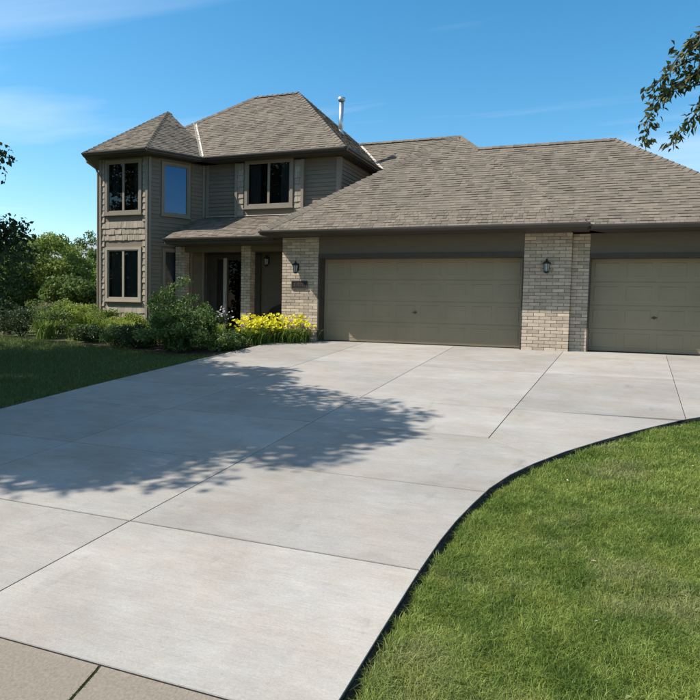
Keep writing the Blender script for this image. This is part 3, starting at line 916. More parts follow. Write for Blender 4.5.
# --- main upper walls
MY = 1.75
mp_ = V(-4.9, MY, 0); mu = V(1,0,0); mn = V(0,-1,0)
hm = [(1.79, 3.21, 3.88, 5.12)]     # window opening; wall starts at x=-4.9
mw = MB(); wall_panel(mw, mp_, mu, mn, 4.72, 2.6, 5.2, hm)
wall_panel(mw, V(-0.18, MY, 0), V(0,1,0), V(1,0,0), 3.6, 2.6, 5.2)
mainw = mw.build('main_wall', M['siding'], house)
box_u0, box_u1 = 1.36, 3.64
siding(mainw, mp_, mu, mn, 4.72, 3.55, 5.16, [(box_u0, box_u1, 3, 6)])
siding(mainw, V(-0.18, MY, 0), V(0,1,0), V(1,0,0), 3.4, 3.55, 5.16)
mb = MB(); mb.obox(V(-0.28, MY, 3.5), mu, mn, 0.10, 1.66, 0.036); mb.build('corner_board', M['trim'], mainw)
mb = MB(); mb.obox(V(-0.18, MY-.036, 3.5), V(0,1,0), V(1,0,0), 0.11, 1.66, 0.036); mb.build('corner_board', M['trim'], mainw)
mb = MB(); mb.obox(V(-4.62, MY, 3.5), mu, mn, 0.09, 1.66, 0.036); mb.build('corner_board', M['trim'], mainw)
# boxed-out surround with shakes
BX = 0.10
bp_ = V(-4.9+box_u0, MY-BX, 0)
hb_ = [(hm[0][0]-box_u0, hm[0][1]-box_u0, 3.88, 5.12)]
bw_ = MB(); wall_panel(bw_, bp_, mu, mn, box_u1-box_u0, 3.52, 5.14, hb_, back=0.10); boxw = bw_.build('window_surround', M['siding'], house)
shakes(boxw, bp_, mu, mn, box_u1-box_u0, 3.60, 5.12, [(h[0]-.14, h[1]+.14, h[2]-.14, h[3]+.14) for h in hb_], row=0.17)
for uu in (0, box_u1-box_u0-.085):
    mb = MB(); mb.obox(bp_+mu*uu+V(0,0,3.52), mu, mn, .085, 1.62, .042); mb.build('corner_board', M['trim'], boxw)
window(bp_+mu*hb_[0][0]+V(0,0,3.88), mu, mn, 1.42, 1.24, 2, casing=0.09, blind='curtain', mat_c='trim', label='upper twin window in a shake clad surround above the porch')
strip('base_flashing', (-4.55, MY-.115, 3.575), (-1.0, MY-.115, 3.575), 0.07, (0, -.5, 1), house, M['flash'])
pb = plane(ring8[1], ring8[2], peak); pm = plane((-8.55,1.3,E0), (0.15,1.3,E0), (-2.87,4.45,8.04))
def valley(p1, p2, z0, z1, w):
    a = meet(p1, p2, z0); b = meet(p1, p2, z1); t = (b-a).normalized()
    mb = MB()
    for (n_, _), sg in ((p1, 1), (p2, 1)):
        s_ = n_.cross(t).normalized(); 
        # point the wing uphill
        if s_.z < 0: s_ = -s_
        l_ = n_*0.022
        mb.poly([a+l_*.6, b+l_*.6, b+s_*w+l_, a+s_*w+l_, a, b, b+s_*w, a+s_*w], [(0,1,2,3), (3,2,6,7), (0,3,7,4), (1,5,6,2)])
    mb.build('valley_flashing', M['flash'], house)
valley(pb, pm, 5.33, 6.98, .06)
pr = plane((0.15,1.3,E0), (0.15,7.6,E0), (-2.87,4.45,8.04)); pq_ = plane((-1.6,2.6,3.6), (5.6,2.85,3.84), (2.3,6.15,6.65))
valley(pr, pq_, 5.33, 6.6, .07)

# --- porch
mb = MB(); mb.box((-4.95, .30, -.16), (-1.06, 1.9, 0.0)); mb.build('porch_floor', M['mortar'], house)
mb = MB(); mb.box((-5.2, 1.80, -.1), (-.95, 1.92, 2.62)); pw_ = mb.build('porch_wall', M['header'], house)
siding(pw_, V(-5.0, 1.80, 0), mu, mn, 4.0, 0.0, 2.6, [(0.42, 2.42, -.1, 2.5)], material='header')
mb = MB(); mb.box((-5.12, .89, 2.45), (-1.07, 1.09, 2.612)); mb.build('porch_beam', M['header'], house)
# entrance: side light + storm door
dr = bpy.data.objects.new('front_door', None); COL.objects.link(dr); dr.parent = house
ey = 1.80
for nm, a, b, mm_ in (('door_frame', (-4.58, ey-.05, 0), (-4.48, ey, 2.45), 'brown'), ('door_frame', (-4.48, ey-.05, 2.33), (-2.70, ey, 2.45), 'brown'),
                    ('side_light_frame', (-4.30, ey-.06, .05), (-4.22, ey, 2.33), 'brown'), ('mullion', (-3.98, ey-.07, 0), (-3.86, ey, 2.33), 'white'),
                    ('door_leaf', (-3.86, ey-.03, .02), (-2.95, ey, 2.33), 'iron'), ('door_frame', (-2.95, ey-.05, 0), (-2.70, ey, 2.33), 'brown'),
                    ('side_light_panel', (-4.48, ey-.02, 0), (-4.30, ey, 2.33), 'brown')):
    mb = MB(); mb.box(a, b); mb.build(nm, M[mm_], dr)
mb = MB(); mb.box((-4.22, ey-.012, .08), (-3.98, ey, 2.30)); mb.build('side_light_glass', M['iron'], dr)
mb = MB(); mb.box((-3.86, ey-.055, 2.27), (-2.95, ey-.03, 2.33)); mb.box((-3.86, ey-.055, .02), (-3.80, ey-.03, 2.27)); mb.box((-3.01, ey-.055, .02), (-2.95, ey-.03, 2.27)); mb.box((-3.80, ey-.055, .02), (-3.01, ey-.03, .20)); mb.build('storm_door_frame', M['brown'], dr)
mesh_obj('storm_door_glass', [(-3.80, ey-.045, .20), (-3.01, ey-.045, .20), (-3.01, ey-.045, 2.27), (-3.80, ey-.045, 2.27)], [(0,1,2,3)], M['glass_dark'], dr)
mb = MB(); mb.tube([(-3.90, ey-.10, .95), (-3.90, ey-.10, 1.25)], .016, 8); mb.tube([(-3.90, ey-.06, 1.1), (-3.90, ey-.10, 1.1)], .012, 6); mb.build('door_handle', M['galv'], dr)

# --- vent pipe on the roof
vp = bpy.data.objects.new('vent_pipe', None); COL.objects.link(vp); vp.parent = house
cx, cy = -1.34, 4.5
mb = MB(); mb.tube([(cx, cy, 6.35), (cx+.02, cy, 7.63)], .075, 14); mb.build('flue', M['galv'], vp, smooth=True)
mb = MB(); mb.lathe((cx+.02, cy, 7.62), [(.08, 0), (.12, .02), (.125, .12), (.03, .155)], 14); mb.build('rain_cap', M['galv'], vp, smooth=True)
mb = MB(); mb.lathe((cx, cy, 6.50), [(.19, -.1), (.12, .10), (.088, .20)], 14); mb.build('storm_collar', M['galv'], vp, smooth=True)

# ------------------------------------------------------------------ wall lamps, plaque, porch chair
def wall_lamp(x, y, z, label, sc=1.0):
    """small lantern; z is the bottom of the cage"""
    t = thing('wall_lamp', label, 'lamp', (x, y, z), 'lantern wall lamps')
    yc = y-0.10*sc
    mb = MB(); mb.box((x-.05*sc, y-.018, z+.05), (x+.05*sc, y, z+.25*sc)); mb.build('backplate', M['iron'], t)
    mb = MB(); mb.tube([(x, y-.01, z+.22*sc), (x, y-.06, z+.27*sc), (x, yc, z+.25*sc)], .011, 6); mb.build('arm', M['iron'], t)
    mb = MB(); mb.lathe((x, yc, z), [(.048*sc, .02*sc), (.066*sc, .19*sc)], 6); mb.build('glass', M['frost'], t)
    for k in range(6):
        an = 2*math.pi*k/6; r0, r1_ = .050*sc, .069*sc
        mb = MB(); mb.tube([(x+r0*math.cos(an), yc+r0*math.sin(an), z+.012*sc), (x+r1_*math.cos(an), yc+r1_*math.sin(an), z+.195*sc)], .0075, 5); mb.build('cage_bar', M['iron'], t)
    mb = MB(); mb.lathe((x, yc, z), [(.098*sc, .19*sc), (.095*sc, .215*sc), (.045*sc, .245*sc), (.02*sc, .26*sc), (.022*sc, .285*sc), (.008*sc, .31*sc)], 12); mb.build('cap', M['iron'], t)
    mb = MB(); mb.lathe((x, yc, z), [(.02*sc, -.02*sc), (.055*sc, -.002), (.058*sc, .022*sc)], 12); mb.build('base', M['iron'], t)
wall_lamp(-0.62, 0.0, 1.77, 'black lantern wall lamp above the house number plaque')
wall_lamp(5.715, 0.0, 1.78, 'black lantern wall lamp on the brick pillar between the two garage doors')
wall_lamp(-2.46, 1.775, 2.10, 'black lantern wall lamp in the shade of the porch')

pq = thing('house_number_plaque', 'dark bronze house number plaque on brick pillar under wall lamp', 'plaque', (-0.535, 0, 1.35))
mb = MB(); mb.box((-.76, -.022, 1.355), (-.31, -.001, 1.56)); mb.build('plate', M['bronze'], pq)
mb = MB()
for a, b in (((-.765, -.03, 1.345), (-.305, -.001, 1.372)), ((-.765, -.03, 1.545), (-.305, -.001, 1.568)), ((-.768, -.029, 1.372), (-.748, -.001, 1.545)), ((-.322, -.029, 1.372), (-.302, -.001, 1.545))): mb.box(a, b)
mb.build('rim', M['bronze_lt'], pq)
for k, xx in enumerate((-.685, -.60, -.52, -.44)):
    mb = MB(); w_ = .018
    mb.box((xx, -.028, 1.41), (xx+w_, -.022, 1.51))
    if k in (1, 2): mb.box((xx+.034, -.0285, 1.41), (xx+.034+w_, -.022, 1.51)); mb.box((xx+w_, -.0275, 1.494), (xx+.034, -.022, 1.51))
    if k == 3: mb.box((xx+w_, -.0275, 1.41), (xx+.05, -.022, 1.426))
    mb.build('numeral', M['bronze_lt'], pq)

ch = thing('porch_chair', 'dark round backed wicker chair standing on the porch', 'chair', (-1.75, 1.2, 0))
def arc_back():
    mb = MB(); N = 12
    cx_, cy_ = -1.75, 1.15; vs = []
    for i in range(N+1):
        an = math.radians(-20+220*i/N); h = .44+.52*max(0, math.sin(math.pi*i/N))**.6
        for r_, zz in ((.33, .42), (.36, h), (.31, h), (.28, .42)):
            vs.append((cx_+r_*math.cos(an), cy_+r_*math.sin(an), zz))
    fs = []
    for i in range(N):
        for k in range(4): fs.append((4*i+k, 4*i+(k+1) % 4, 4*i+4+(k+1) % 4, 4*i+4+k))
    fs += [(0,1,2,3), tuple(4*N+k for k in (3,2,1,0))]
    mb.poly(vs, fs); return mb
arc_back().build('backrest', M['wicker'], ch)
mb = MB(); mb.lathe((-1.75, 1.15, .36), [(.30, 0), (.34, .03), (.33, .09), (.28, .11)], 16); mb.build('seat', M['wicker'], ch)
for ax, ay in ((-.22, -.2), (.22, -.2), (-.22, .2), (.22, .2)):
    mb = MB(); mb.tube([(-1.75+ax, 1.15+ay, 0), (-1.75+ax*.95, 1.15+ay*.95, .37)], [.02, .026], 8); mb.build('leg', M['wicker'], ch)

# ------------------------------------------------------------------ vegetation
def leaves(centers, dirs, length, width, fold=0.15):
    """folded kite leaves: returns co, tris; one leaf per centre with direction of its axis"""
    n = len(centers)
    d = dirs/np.linalg.norm(dirs, axis=1, keepdims=True)
    r = RNG.normal(size=(n, 3)); s = np.cross(d, r); s /= np.linalg.norm(s, axis=1, keepdims=True)+1e-9
    q = np.cross(s, d)
    L = np.asarray(length).reshape(-1, 1)*np.ones((n, 1)); W = np.asarray(width).reshape(-1, 1)*np.ones((n, 1))
    b = centers-d*L*.5; t = centers+d*L*.5-q*L*.08
    l = centers-d*L*.05+s*W*.5+q*L*fold*.6; r_ = centers-d*L*.05-s*W*.5+q*L*fold*.6
    co = np.stack([b, r_, t, l], 1).reshape(-1, 3)
    i = np.arange(n)*4
    tr = np.stack([np.stack([i, i+1, i+2], 1), np.stack([i, i+2, i+3], 1)], 1).reshape(-1, 3)
    return co, tr

def foliage(name, cl, rad, per, L, W, material, parent, droop=0.25, outward=0.6, squash=0.75, center=None, tone_bias=0.0):
    """leaf clumps around clump centres"""
    cl = np.asarray(cl, float); n = len(cl)*per
    base_ = np.repeat(cl, per, axis=0)
    rr_ = np.repeat(np.asarray(rad, float)*np.ones(len(cl)), per)
    off = RNG.normal(size=(n, 3)); off /= np.linalg.norm(off, axis=1, keepdims=True)
    off *= (RNG.random((n, 1))**0.45)*rr_[:, None]; off[:, 2] *= squash
    c_ = base_+off
    ctr = np.asarray(center if center is not None else cl.mean(0))
    od = c_-ctr; od /= np.linalg.norm(od, axis=1, keepdims=True)+1e-6
    d = RNG.normal(size=(n, 3))+od*outward; d[:, 2] -= droop
    ln = L*(0.65+0.7*RNG.random(n))
    co, tr = leaves(c_, d, ln, ln*W/L)
    tn = np.repeat(np.clip(RNG.random(len(cl))*.6, 0, 1), per)+RNG.random(n)*.45+tone_bias
    return fast_mesh(name, co, tr, material, parent, np.repeat(np.clip(tn, 0, 1), 2))

def crown_clumps(center, radii, n, shell=0.45, seed=0, cut=None):
    rg = np.random.default_rng(seed); out = []
    ph = rg.random((6, 3))*6.28; fr = rg.normal(size=(6, 3))*1.6
    while len(out) < n:
        d = rg.normal(size=3); d /= np.linalg.norm(d)
        lump = 1+0.16*sum(math.sin(np.dot(fr[i], d)*1.7+ph[i, 0]) for i in range(6))/2.0
        r_ = (shell+(1-shell)*rg.random()**0.6)*lump
        p_ = np.array(center)+d*np.array(radii)*r_
        if cut and not cut(p_): continue
        out.append(p_)
    return np.array(out)

def limbs(mb, base_, top, cl, r0, seed=0, every=3, seg=8):
    rg = random.Random(seed)
    base_ = Vector(base_); top = Vector(top)
    N = 7; path = [base_.lerp(top, i/N)+V(rg.uniform(-.06, .06), rg.uniform(-.06, .06), 0)*(1 if 0 < i else 0) for i in range(N+1)]
    mb.tube([base_-V(0,0,.1)]+path, [r0*1.35]+[r0*(1.1-.85*i/N) for i in range(N+1)], seg)
    for k, c_ in enumerate(cl):
        if k % every: continue
        c_ = Vector(c_)
        s_ = path[max(1, min(N, int(N*max(.15, min(.95, ((c_.z-base_.z)/(top.z-base_.z+.01))*.62)))))]
        mid = s_.lerp(c_, .5)+V(rg.uniform(-.1, .1), rg.uniform(-.1, .1), rg.uniform(.0, .18))
        rr_ = r0*rg.uniform(.16, .32)
        mb.tube([s_, mid, c_], [rr_, rr_*.6, rr_*.15], 5)

def tree(name, label, base_, height, center, radii, nclump, per, L, W, leafm, r0, crad=0.55, seed=1, cat='tree', group=None, shell=.35, cut=None, tone_bias=0.0, lobes=()):
    t = thing(name, label, cat, base_, group)
    cl = crown_clumps(center, radii, nclump, shell, seed, cut)
    for k, (lc_, lr_, ln_) in enumerate(lobes): cl = np.concatenate([cl, crown_clumps(lc_, lr_, ln_, shell, seed+70+k)])
    mb = MB(); limbs(mb, base_, (center[0], center[1], center[2]+radii[2]*.55), cl, r0, seed)
    mb.build('trunk', M['bark'], t, smooth=True)
    foliage('crown', cl, crad, per, L, W, M[leafm], t, center=center, tone_bias=tone_bias)
    return t

# shade trees left of the driveway
tree('shade_tree', 'spreading shade tree beside the driveway whose shadow crosses the slabs', (-4.4, -11.3, gz(-11.3)-.03), 8.5, (-3.9, -11.15, 5.5), (2.7, 2.1, 1.9), 160, 180, .14, .085, 'leaf_oak', .20, .55, 3, shell=.1,
     lobes=(((-4.8, -13.45, 5.4), (1.8, 1.2, 1.2), 55), ((-6.0, -12.7, 5.4), (1.7, 1.5, 1.4), 60), ((-5.8, -11.6, 5.4), (1.5, 1.3, 1.4), 40), ((-4.2, -8.7, 5.4), (1.0, .9, 1.0), 22), ((-5.8, -10.4, 5.4), (1.6, 1.4, 1.5), 55), ((-7.4, -11.2, 5.2), (1.7, 1.6, 1.5), 50), ((-6.4, -12.4, 8.3), (2.6, 2.2, 1.5), 60)))
tree('slender_tree', 'leafy shade tree between the driveway tree and the maple', (-6.0, -8.5, gz(-8.5)-.03), 7.5, (-5.6, -8.3, 5.3), (2.0, 1.6, 1.8), 100, 170, .13, .08, 'leaf_oak', .13, .5, 6, shell=.1)
tree('maple_tree', 'dark leafed tree at the left of the lawn in front of the flower bed', (-7.3, -6.2, gz(-6.2)-.03), 6.5, (-7.25, -6.15, 4.6), (2.0, 1.9, 1.7), 75, 130, .10, .065, 'leaf_dark', .13, .42, 5,
     lobes=(((-6.1, -6.0, 1.75), (2.1, 1.5, .95), 42), ((-5.15, -5.9, 3.9), (.95, .8, .35), 7), ((-6.2, -5.9, 2.6), (1.9, 1.4, .8), 35)))
tree('sky_blocking_tree', 'large unseen tree added left of the driveway mouth to block sky light', (-10.5, -15.2, gz(-14)-.1), 11, (-10.5, -15.0, 7.2), (3.8, 3.6, 3.6), 120, 120, .2, .13, 'leaf_oak', .25, .75, 9, shell=.2)  # out of view, added to cut sky light and deepen the shade
tree('broad_tree', 'broad shade tree beyond the left lawn, mostly outside the view', (-11.5, -8.6, gz(-8.6)-.03), 10, (-11.3, -8.5, 6.6), (3.8, 3.3, 3.2), 160, 140, .19, .12, 'leaf_oak', .22, .7, 8, shell=.15)

for k, (x, y, lb) in enumerate(((-22.0, -20.5, 'round tree across the road facing the bay windows'), (-28.0, -24.0, 'taller tree across the road at the bend'), (-17.0, -25.5, 'tree across the road opposite the shaded lawn'))):
    tree('roadside_tree', lb, (x, y, -1.35), 9, (x, y, 3.2), (3.8, 3.4, 4.4), 110, 100, .28, .18, 'leaf_oak', .2, .9, 60+k, group='trees across the road', shell=.2)

# background trees and shrubs behind the lawn
bgt = [
 ('tall light green tree behind the rail fence', (-20.6, 9.4), 4.4, (2.3, 2.0), 'leaf_light', 11),
 ('light green bushy tree behind the shaded bed', (-16.9, 7.6), 3.7, (1.8, 1.6), 'leaf_light', 12),
 ('mid green tree with its top left of the neighbouring roof', (-22.6, 15.2), 4.7, (1.8, 1.5), 'leaf_mid', 13),
 ('light bush in front of the neighbouring house', (-14.7, 8.4), 2.55, (1.5, 1.2), 'leaf_light', 14),
 ('shaded mid green tree behind the maple', (-17.2, 4.8), 3.2, (1.7, 1.5), 'leaf_mid', 15),
 ('low green bush behind the feathery grass', (-13.4, 5.2), 1.9, (1.4, 1.1), 'leaf_mid', 16),
 ('distant dark tree by the end of the neighbouring roof', (-34.0, 40.0), 6.6, (2.4, 2.2), 'leaf_mid', 17),
]
for lb, (x, y), top, rad, lm, sd in bgt:
    rz = top*.52
    tree('garden_tree', lb, (x, y, -.25), top, (x, y, top-rz*.93), (rad[0], rad[1], rz), 110, 110, .14, .085, lm, .08, .38, sd, group='trees behind the lawn', shell=.3)

# neighbouring house far behind
nb = thing('neighbouring_house', 'far neighbouring house with grey roof and blue grey siding behind trees', 'house', (-30, 26, -.6))
hx, hy = -37.0, 27.0
mb = MB(); mb.box((hx-6, hy, -1.2), (hx+8, hy+9, 3.6)); mb.build('wall', M['far_wall'], nb)
mb = MB(); mb.poly([(hx-6.5, hy-.5, 3.55), (hx+8.5, hy-.5, 3.55), (hx+8.5, hy+9.5, 3.55), (hx-6.5, hy+9.5, 3.55), (hx-2.5, hy+4.5, 6.3), (hx+4.5, hy+4.5, 6.3)], [(0,1,5,4),(1,2,5),(2,3,4,5),(3,0,4),(3,2,1,0)]); mb.build('roof', M['far_roof'], nb)
for wx in (-4, -0.5, 3, 6):
    mb = MB(); mb.box((hx+wx, hy-.04, .6), (hx+wx+1.1, hy+.02, 1.9)); w_ = mb.build('window', M['white'], nb)
    mesh_obj('pane', [(hx+wx+.08, hy-.05, .68), (hx+wx+1.02, hy-.05, .68), (hx+wx+1.02, hy-.05, 1.82), (hx+wx+.08, hy-.05, 1.82)], [(0,1,2,3)], M['glass_dark'], w_)
# pale rail fence along the far side of the lawn
rf = thing('rail_fence', 'low pale rail fence between the shaded bed and the background trees', 'fence', (-16, 3.0, -.05))
fa, fb = V(-22, 1.6, 0), V(-9.5, 6.2, 0)
for k in range(6):
    q = fa.lerp(fb, k/5); mb = MB(); mb.box((q.x-.045, q.y-.045, -.3), (q.x+.045, q.y+.045, .62)); mb.build('post', M['petal_white'] if False else M['white'], rf)
for zz in (.22, .5):
    t_ = (fb-fa).normalized(); mb = MB(); mb.obox(fa+V(0,0,zz), t_, V(t_.y, -t_.x, 0), (fb-fa).length, .09, .03); mb.build('rail', M['white'], rf)

# shrubs in the bed
def shrub(name, label, x, y, h, rad, leafm, n=40, per=110, L=.07, W=.04, seed=1, stems=7, crad=.2, group=None, zc=None, shell=.2, tone_bias=0.0):
    z0 = gz(y)-.03
    t = thing(name, label, 'shrub', (x, y, z0), group)
    cen = (x, y, z0+h*.52)
    cl = crown_clumps(cen, (rad, rad, h*.5), n, shell, seed, lambda q: q[2] > z0+.06)
    mb = MB(); rg = random.Random(seed)
    for k in range(stems):
        c_ = Vector(cl[k % len(cl)]); b_ = V(x+rg.uniform(-.08, .08), y+rg.uniform(-.08, .08), z0-.03)
        mb.tube([b_, b_.lerp(c_, .5)+V(0,0,.06), c_], [.016, .011, .005], 5)
    mb.build('stems', M['stem'], t)
    foliage('foliage', cl, crad, per, L, W, M[leafm], t, center=(x, y, z0), droop=.05, tone_bias=tone_bias)
    return t

def strap_clump(name, label, x, y, h, spread, n, leafm, seed, w=.016, group=None, cat='plant'):
    """arching strap leaves from the crown"""
    rg = np.random.default_rng(seed); z0 = gz(y)-.03
    t = thing(name, label, cat, (x, y, z0), group)
    az = rg.random(n)*6.283; ln = h*(.7+.5*rg.random(n)); sp = spread*(.35+.8*rg.random(n))
    o0 = np.stack([x+rg.normal(size=n)*spread*.25, y+rg.normal(size=n)*spread*.25, np.full(n, z0)], 1)
    dh = np.stack([np.cos(az), np.sin(az), np.zeros(n)], 1); sd = np.stack([-np.sin(az), np.cos(az), np.zeros(n)], 1)
    segs = 5; co = []; 
    for i in range(segs+1):
        f = i/segs
        up_ = ln*(1.35*f-.55*f*f*f*1.1)
        c_ = o0+dh*(sp*f**1.6)[:, None]+np.array([0,0,1])*up_[:, None]
        ww = w*(1-f**2.2)*.5+.0015
        co += [c_-sd*ww, c_+sd*ww]
    co = np.stack(co, 1); k = 2*(segs+1)
    tr = []
    for i in range(segs):
        a = 2*i; tr += [(a, a+1, a+3), (a, a+3, a+2)]
    tr = (np.arange(n)[:, None, None]*k+np.array(tr)[None]).reshape(-1, 3)
    fast_mesh('leaves', co.reshape(-1, 3), tr, M[leafm], t, np.repeat(rg.random(n), 2*segs))
    return t

def blossoms(parent, pts, size, material, seed=0, petals=6):
    """trumpet flowers joined as one part"""
    rg = np.random.default_rng(seed); C_ = []; T_ = []; tn = []
    for p_ in pts:
        ax = rg.normal(size=3)*.55+np.array([.15, -.35, .8]); ax /= np.linalg.norm(ax)
        a = np.cross(ax, rg.normal(size=3)); a /= np.linalg.norm(a); b_ = np.cross(ax, a)
        s_ = size*(.75+.5*rg.random()); p_ = np.asarray(p_)
        for k in range(petals):
            an = 2*math.pi*k/petals; d = a*math.cos(an)+b_*math.sin(an); e = np.cross(ax, d)
            i = len(C_)
            C_ += [p_, p_+d*s_*.38+ax*s_*.42-e*s_*.2, p_+d*s_*.38+ax*s_*.42+e*s_*.2, p_+d*s_*.62+ax*s_*.38]
            T_ += [(i, i+1, i+2), (i+1, i+3, i+2)]; v = rg.random(); tn += [v, v]
    return kind(fast_mesh('flowers', np.array(C_), np.array(T_), material, parent, np.array(tn)), 'stuff')

def daylily(x, y, label, seed, h=.52, nf=42):
    t = strap_clump('daylily', label, x, y, h*.8, .50, 190, 'leaf_strap', seed, .026, 'yellow daylilies beside the driveway', 'flower')
    rg = np.random.default_rng(seed+50); pts = []; mb = MB(); z0 = gz(y)
    for k in range(nf):
        a = rg.random()*6.28; r_ = .42*rg.random()**.5; hz = h*(.66+.60*rg.random()**.6)*(1.08-.35*(r_/.42)**2)
        q = V(x+r_*math.cos(a), y+r_*math.sin(a), z0+hz); pts.append(tuple(q))
        if k % 2 == 0: mb.tube([V(x+r_*.3*math.cos(a), y+r_*.3*math.sin(a), z0), q], [.005, .003], 4)
    mb.build('stalks', M['stem'], t)
    blossoms(t, pts, .085, M['petal_yellow'], seed)
dl = [(-1.30,-1.02,'yellow daylily clump leaning over the driveway edge'), (-1.66,-0.52,'yellow daylily clump in front of the slim porch pillar'), (-1.58,-0.98,'yellow daylily clump at the corner where bed meets driveway'),
      (-1.18,-0.72,'yellow daylily clump second from the garage door along the bed'), (-1.05,-0.33,'yellow daylily clump against the middle of the brick pillar'), (-0.66,-0.42,'yellow daylily clump under the house number plaque'),
      (-0.38,-0.30,'yellow daylily clump closest to the garage door jamb'), (-1.40,-0.22,'yellow daylily clump at the porch edge behind the others')]
for k, (x, y, lb) in enumerate(dl): daylily(x, y, lb, 100+k)

# large airy shrub by the driveway: loose upper branches and dense skirt
shrub('lilac_shrub', 'large dense green shrub in the bed by the driveway corner', -2.25, -2.55, 1.05, .88, 'leaf_shrub', 75, 130, .075, .042, 21, 12, .22)
shrub('airy_shrub', 'tall loose shrub with arching tips in front of the porch post', -3.45, -1.75, 1.62, .62, 'leaf_shrub', 46, 75, .075, .04, 22, 12, .22, shell=.3)
shrub('rose_bush', 'leafy bush between the tall loose shrub and the porch', -2.85, -1.25, 1.15, .55, 'leaf_shrub', 40, 80, .07, .04, 23, 8, .2)
strap_clump('ornamental_grass', 'bright green grass clump between large shrub and white flowers', -2.05, -1.6, .62, .36, 160, 'leaf_yellow', 31, .014)
strap_clump('ornamental_grass', 'green grass clump in front of the bay window', -5.2, -1.0, .55, .4, 170, 'leaf_yellow', 32, .016)
strap_clump('ornamental_grass', 'grass clump between the bay window clump and the tall loose shrub', -4.45, -1.15, .5, .38, 150, 'leaf_strap', 33, .016)
wf = shrub('white_flower_plant', 'plant with pale white flower heads in front of the entrance', -2.42, -0.55, .80, .26, 'leaf_dark', 16, 60, .06, .04, 24, 5, .12)
rgw = np.random.default_rng(5)
blossoms(wf, [(-2.42+rgw.normal()*.14, -.62+rgw.normal()*.1, gz(-.6)+.72+rgw.normal()*.10) for _ in range(20)], .06, M['petal_white'], 6, 5)
low = [(-3.6,-2.55,.55,.5,'low dark bush at the bed edge left of the large shrub','leaf_dark'), (-4.6,-2.2,.5,.5,'low bush on the bed edge facing the grass clumps','leaf_shrub'), (-5.7,-2.0,.42,.42,'dark mounded bush at the foot of the bay','leaf_dark'),
       (-6.6,-.5,.78,.5,'sunlit green perennial under the bay window','leaf_light'), (-5.6,-.5,.70,.5,'yellow green perennial against the bay wall','leaf_yellow'), (-7.6,-1.3,.85,.6,'green perennial at the left corner of the bay','leaf_mid'),
       (-8.4,-.2,1.0,.65,'light green bush beside the bay corner board','leaf_light'), (-8.7,-1.5,.8,.65,'dark bush at the far end of the bed','leaf_dark'), (-9.8,-.9,.9,.7,'dark bush under the maple branches','leaf_dark'), (-9.9,.6,1.0,.7,'mid green bush in front of the rail fence','leaf_mid'),
       (-7.4,-.45,.9,.5,'yellow green bush left of the tall bay window','leaf_yellow'), (-1.35,-2.2,.28,.3,'small green cushion plant at the driveway edge','leaf_mid'), (-1.5,-1.75,.32,.32,'small leafy plant between driveway edge and daylilies','leaf_shrub'), (-11.2,-.2,1.0,.8,'dark bush at the foot of the shaded lawn','leaf_dark')]
for k, (x, y, h, r_, lb, lm) in enumerate(low):
    shrub('garden_shrub', lb, x, y, h, r_, lm, 34, 90, .06, .032, 200+k, 6, .17, 'low shrubs along the bed')
pl = [(-4.9,-1.75,.50,.42,'leaf_strap','arching green perennial at the bed edge below the bay'), (-5.5,-1.35,.62,.42,'leaf_yellow','yellow green arching perennial in the sun below the bay window'), (-6.1,-1.05,.66,.42,'leaf_strap','arching perennial under the middle of the tall bay window'),
      (-6.9,-.75,.75,.45,'leaf_yellow','tall yellow green perennial under the left of the bay window'), (-6.3,-1.75,.50,.42,'leaf_strap','low arching perennial facing the shaded lawn'), (-7.5,-1.75,.6,.45,'leaf_strap','arching perennial at the lawn edge by the bay corner'), (-3.95,-1.65,.55,.4,'leaf_yellow','bright arching perennial beside the tall loose shrub'), (-8.3,-1.0,.8,.45,'leaf_yellow','tall arching perennial past the bay corner')]
for k, (x, y, h, sp_, lm, lb) in enumerate(pl): strap_clump('perennial', lb, x, y, h, sp_, 150, lm, 400+k, .018, 'arching perennials along the bed')
# feathery seed heads beyond the bed
for k, (x, y) in enumerate(((-9.4, 1.4), (-10.3, 1.8), (-11.4, 1.9))):
    strap_clump('feather_grass', 'tan feathery grass tuft at the back of the shaded bed', x, y, 1.0, .5, 170, 'seed', 300+k, .014, 'tan grass tufts behind the bed')

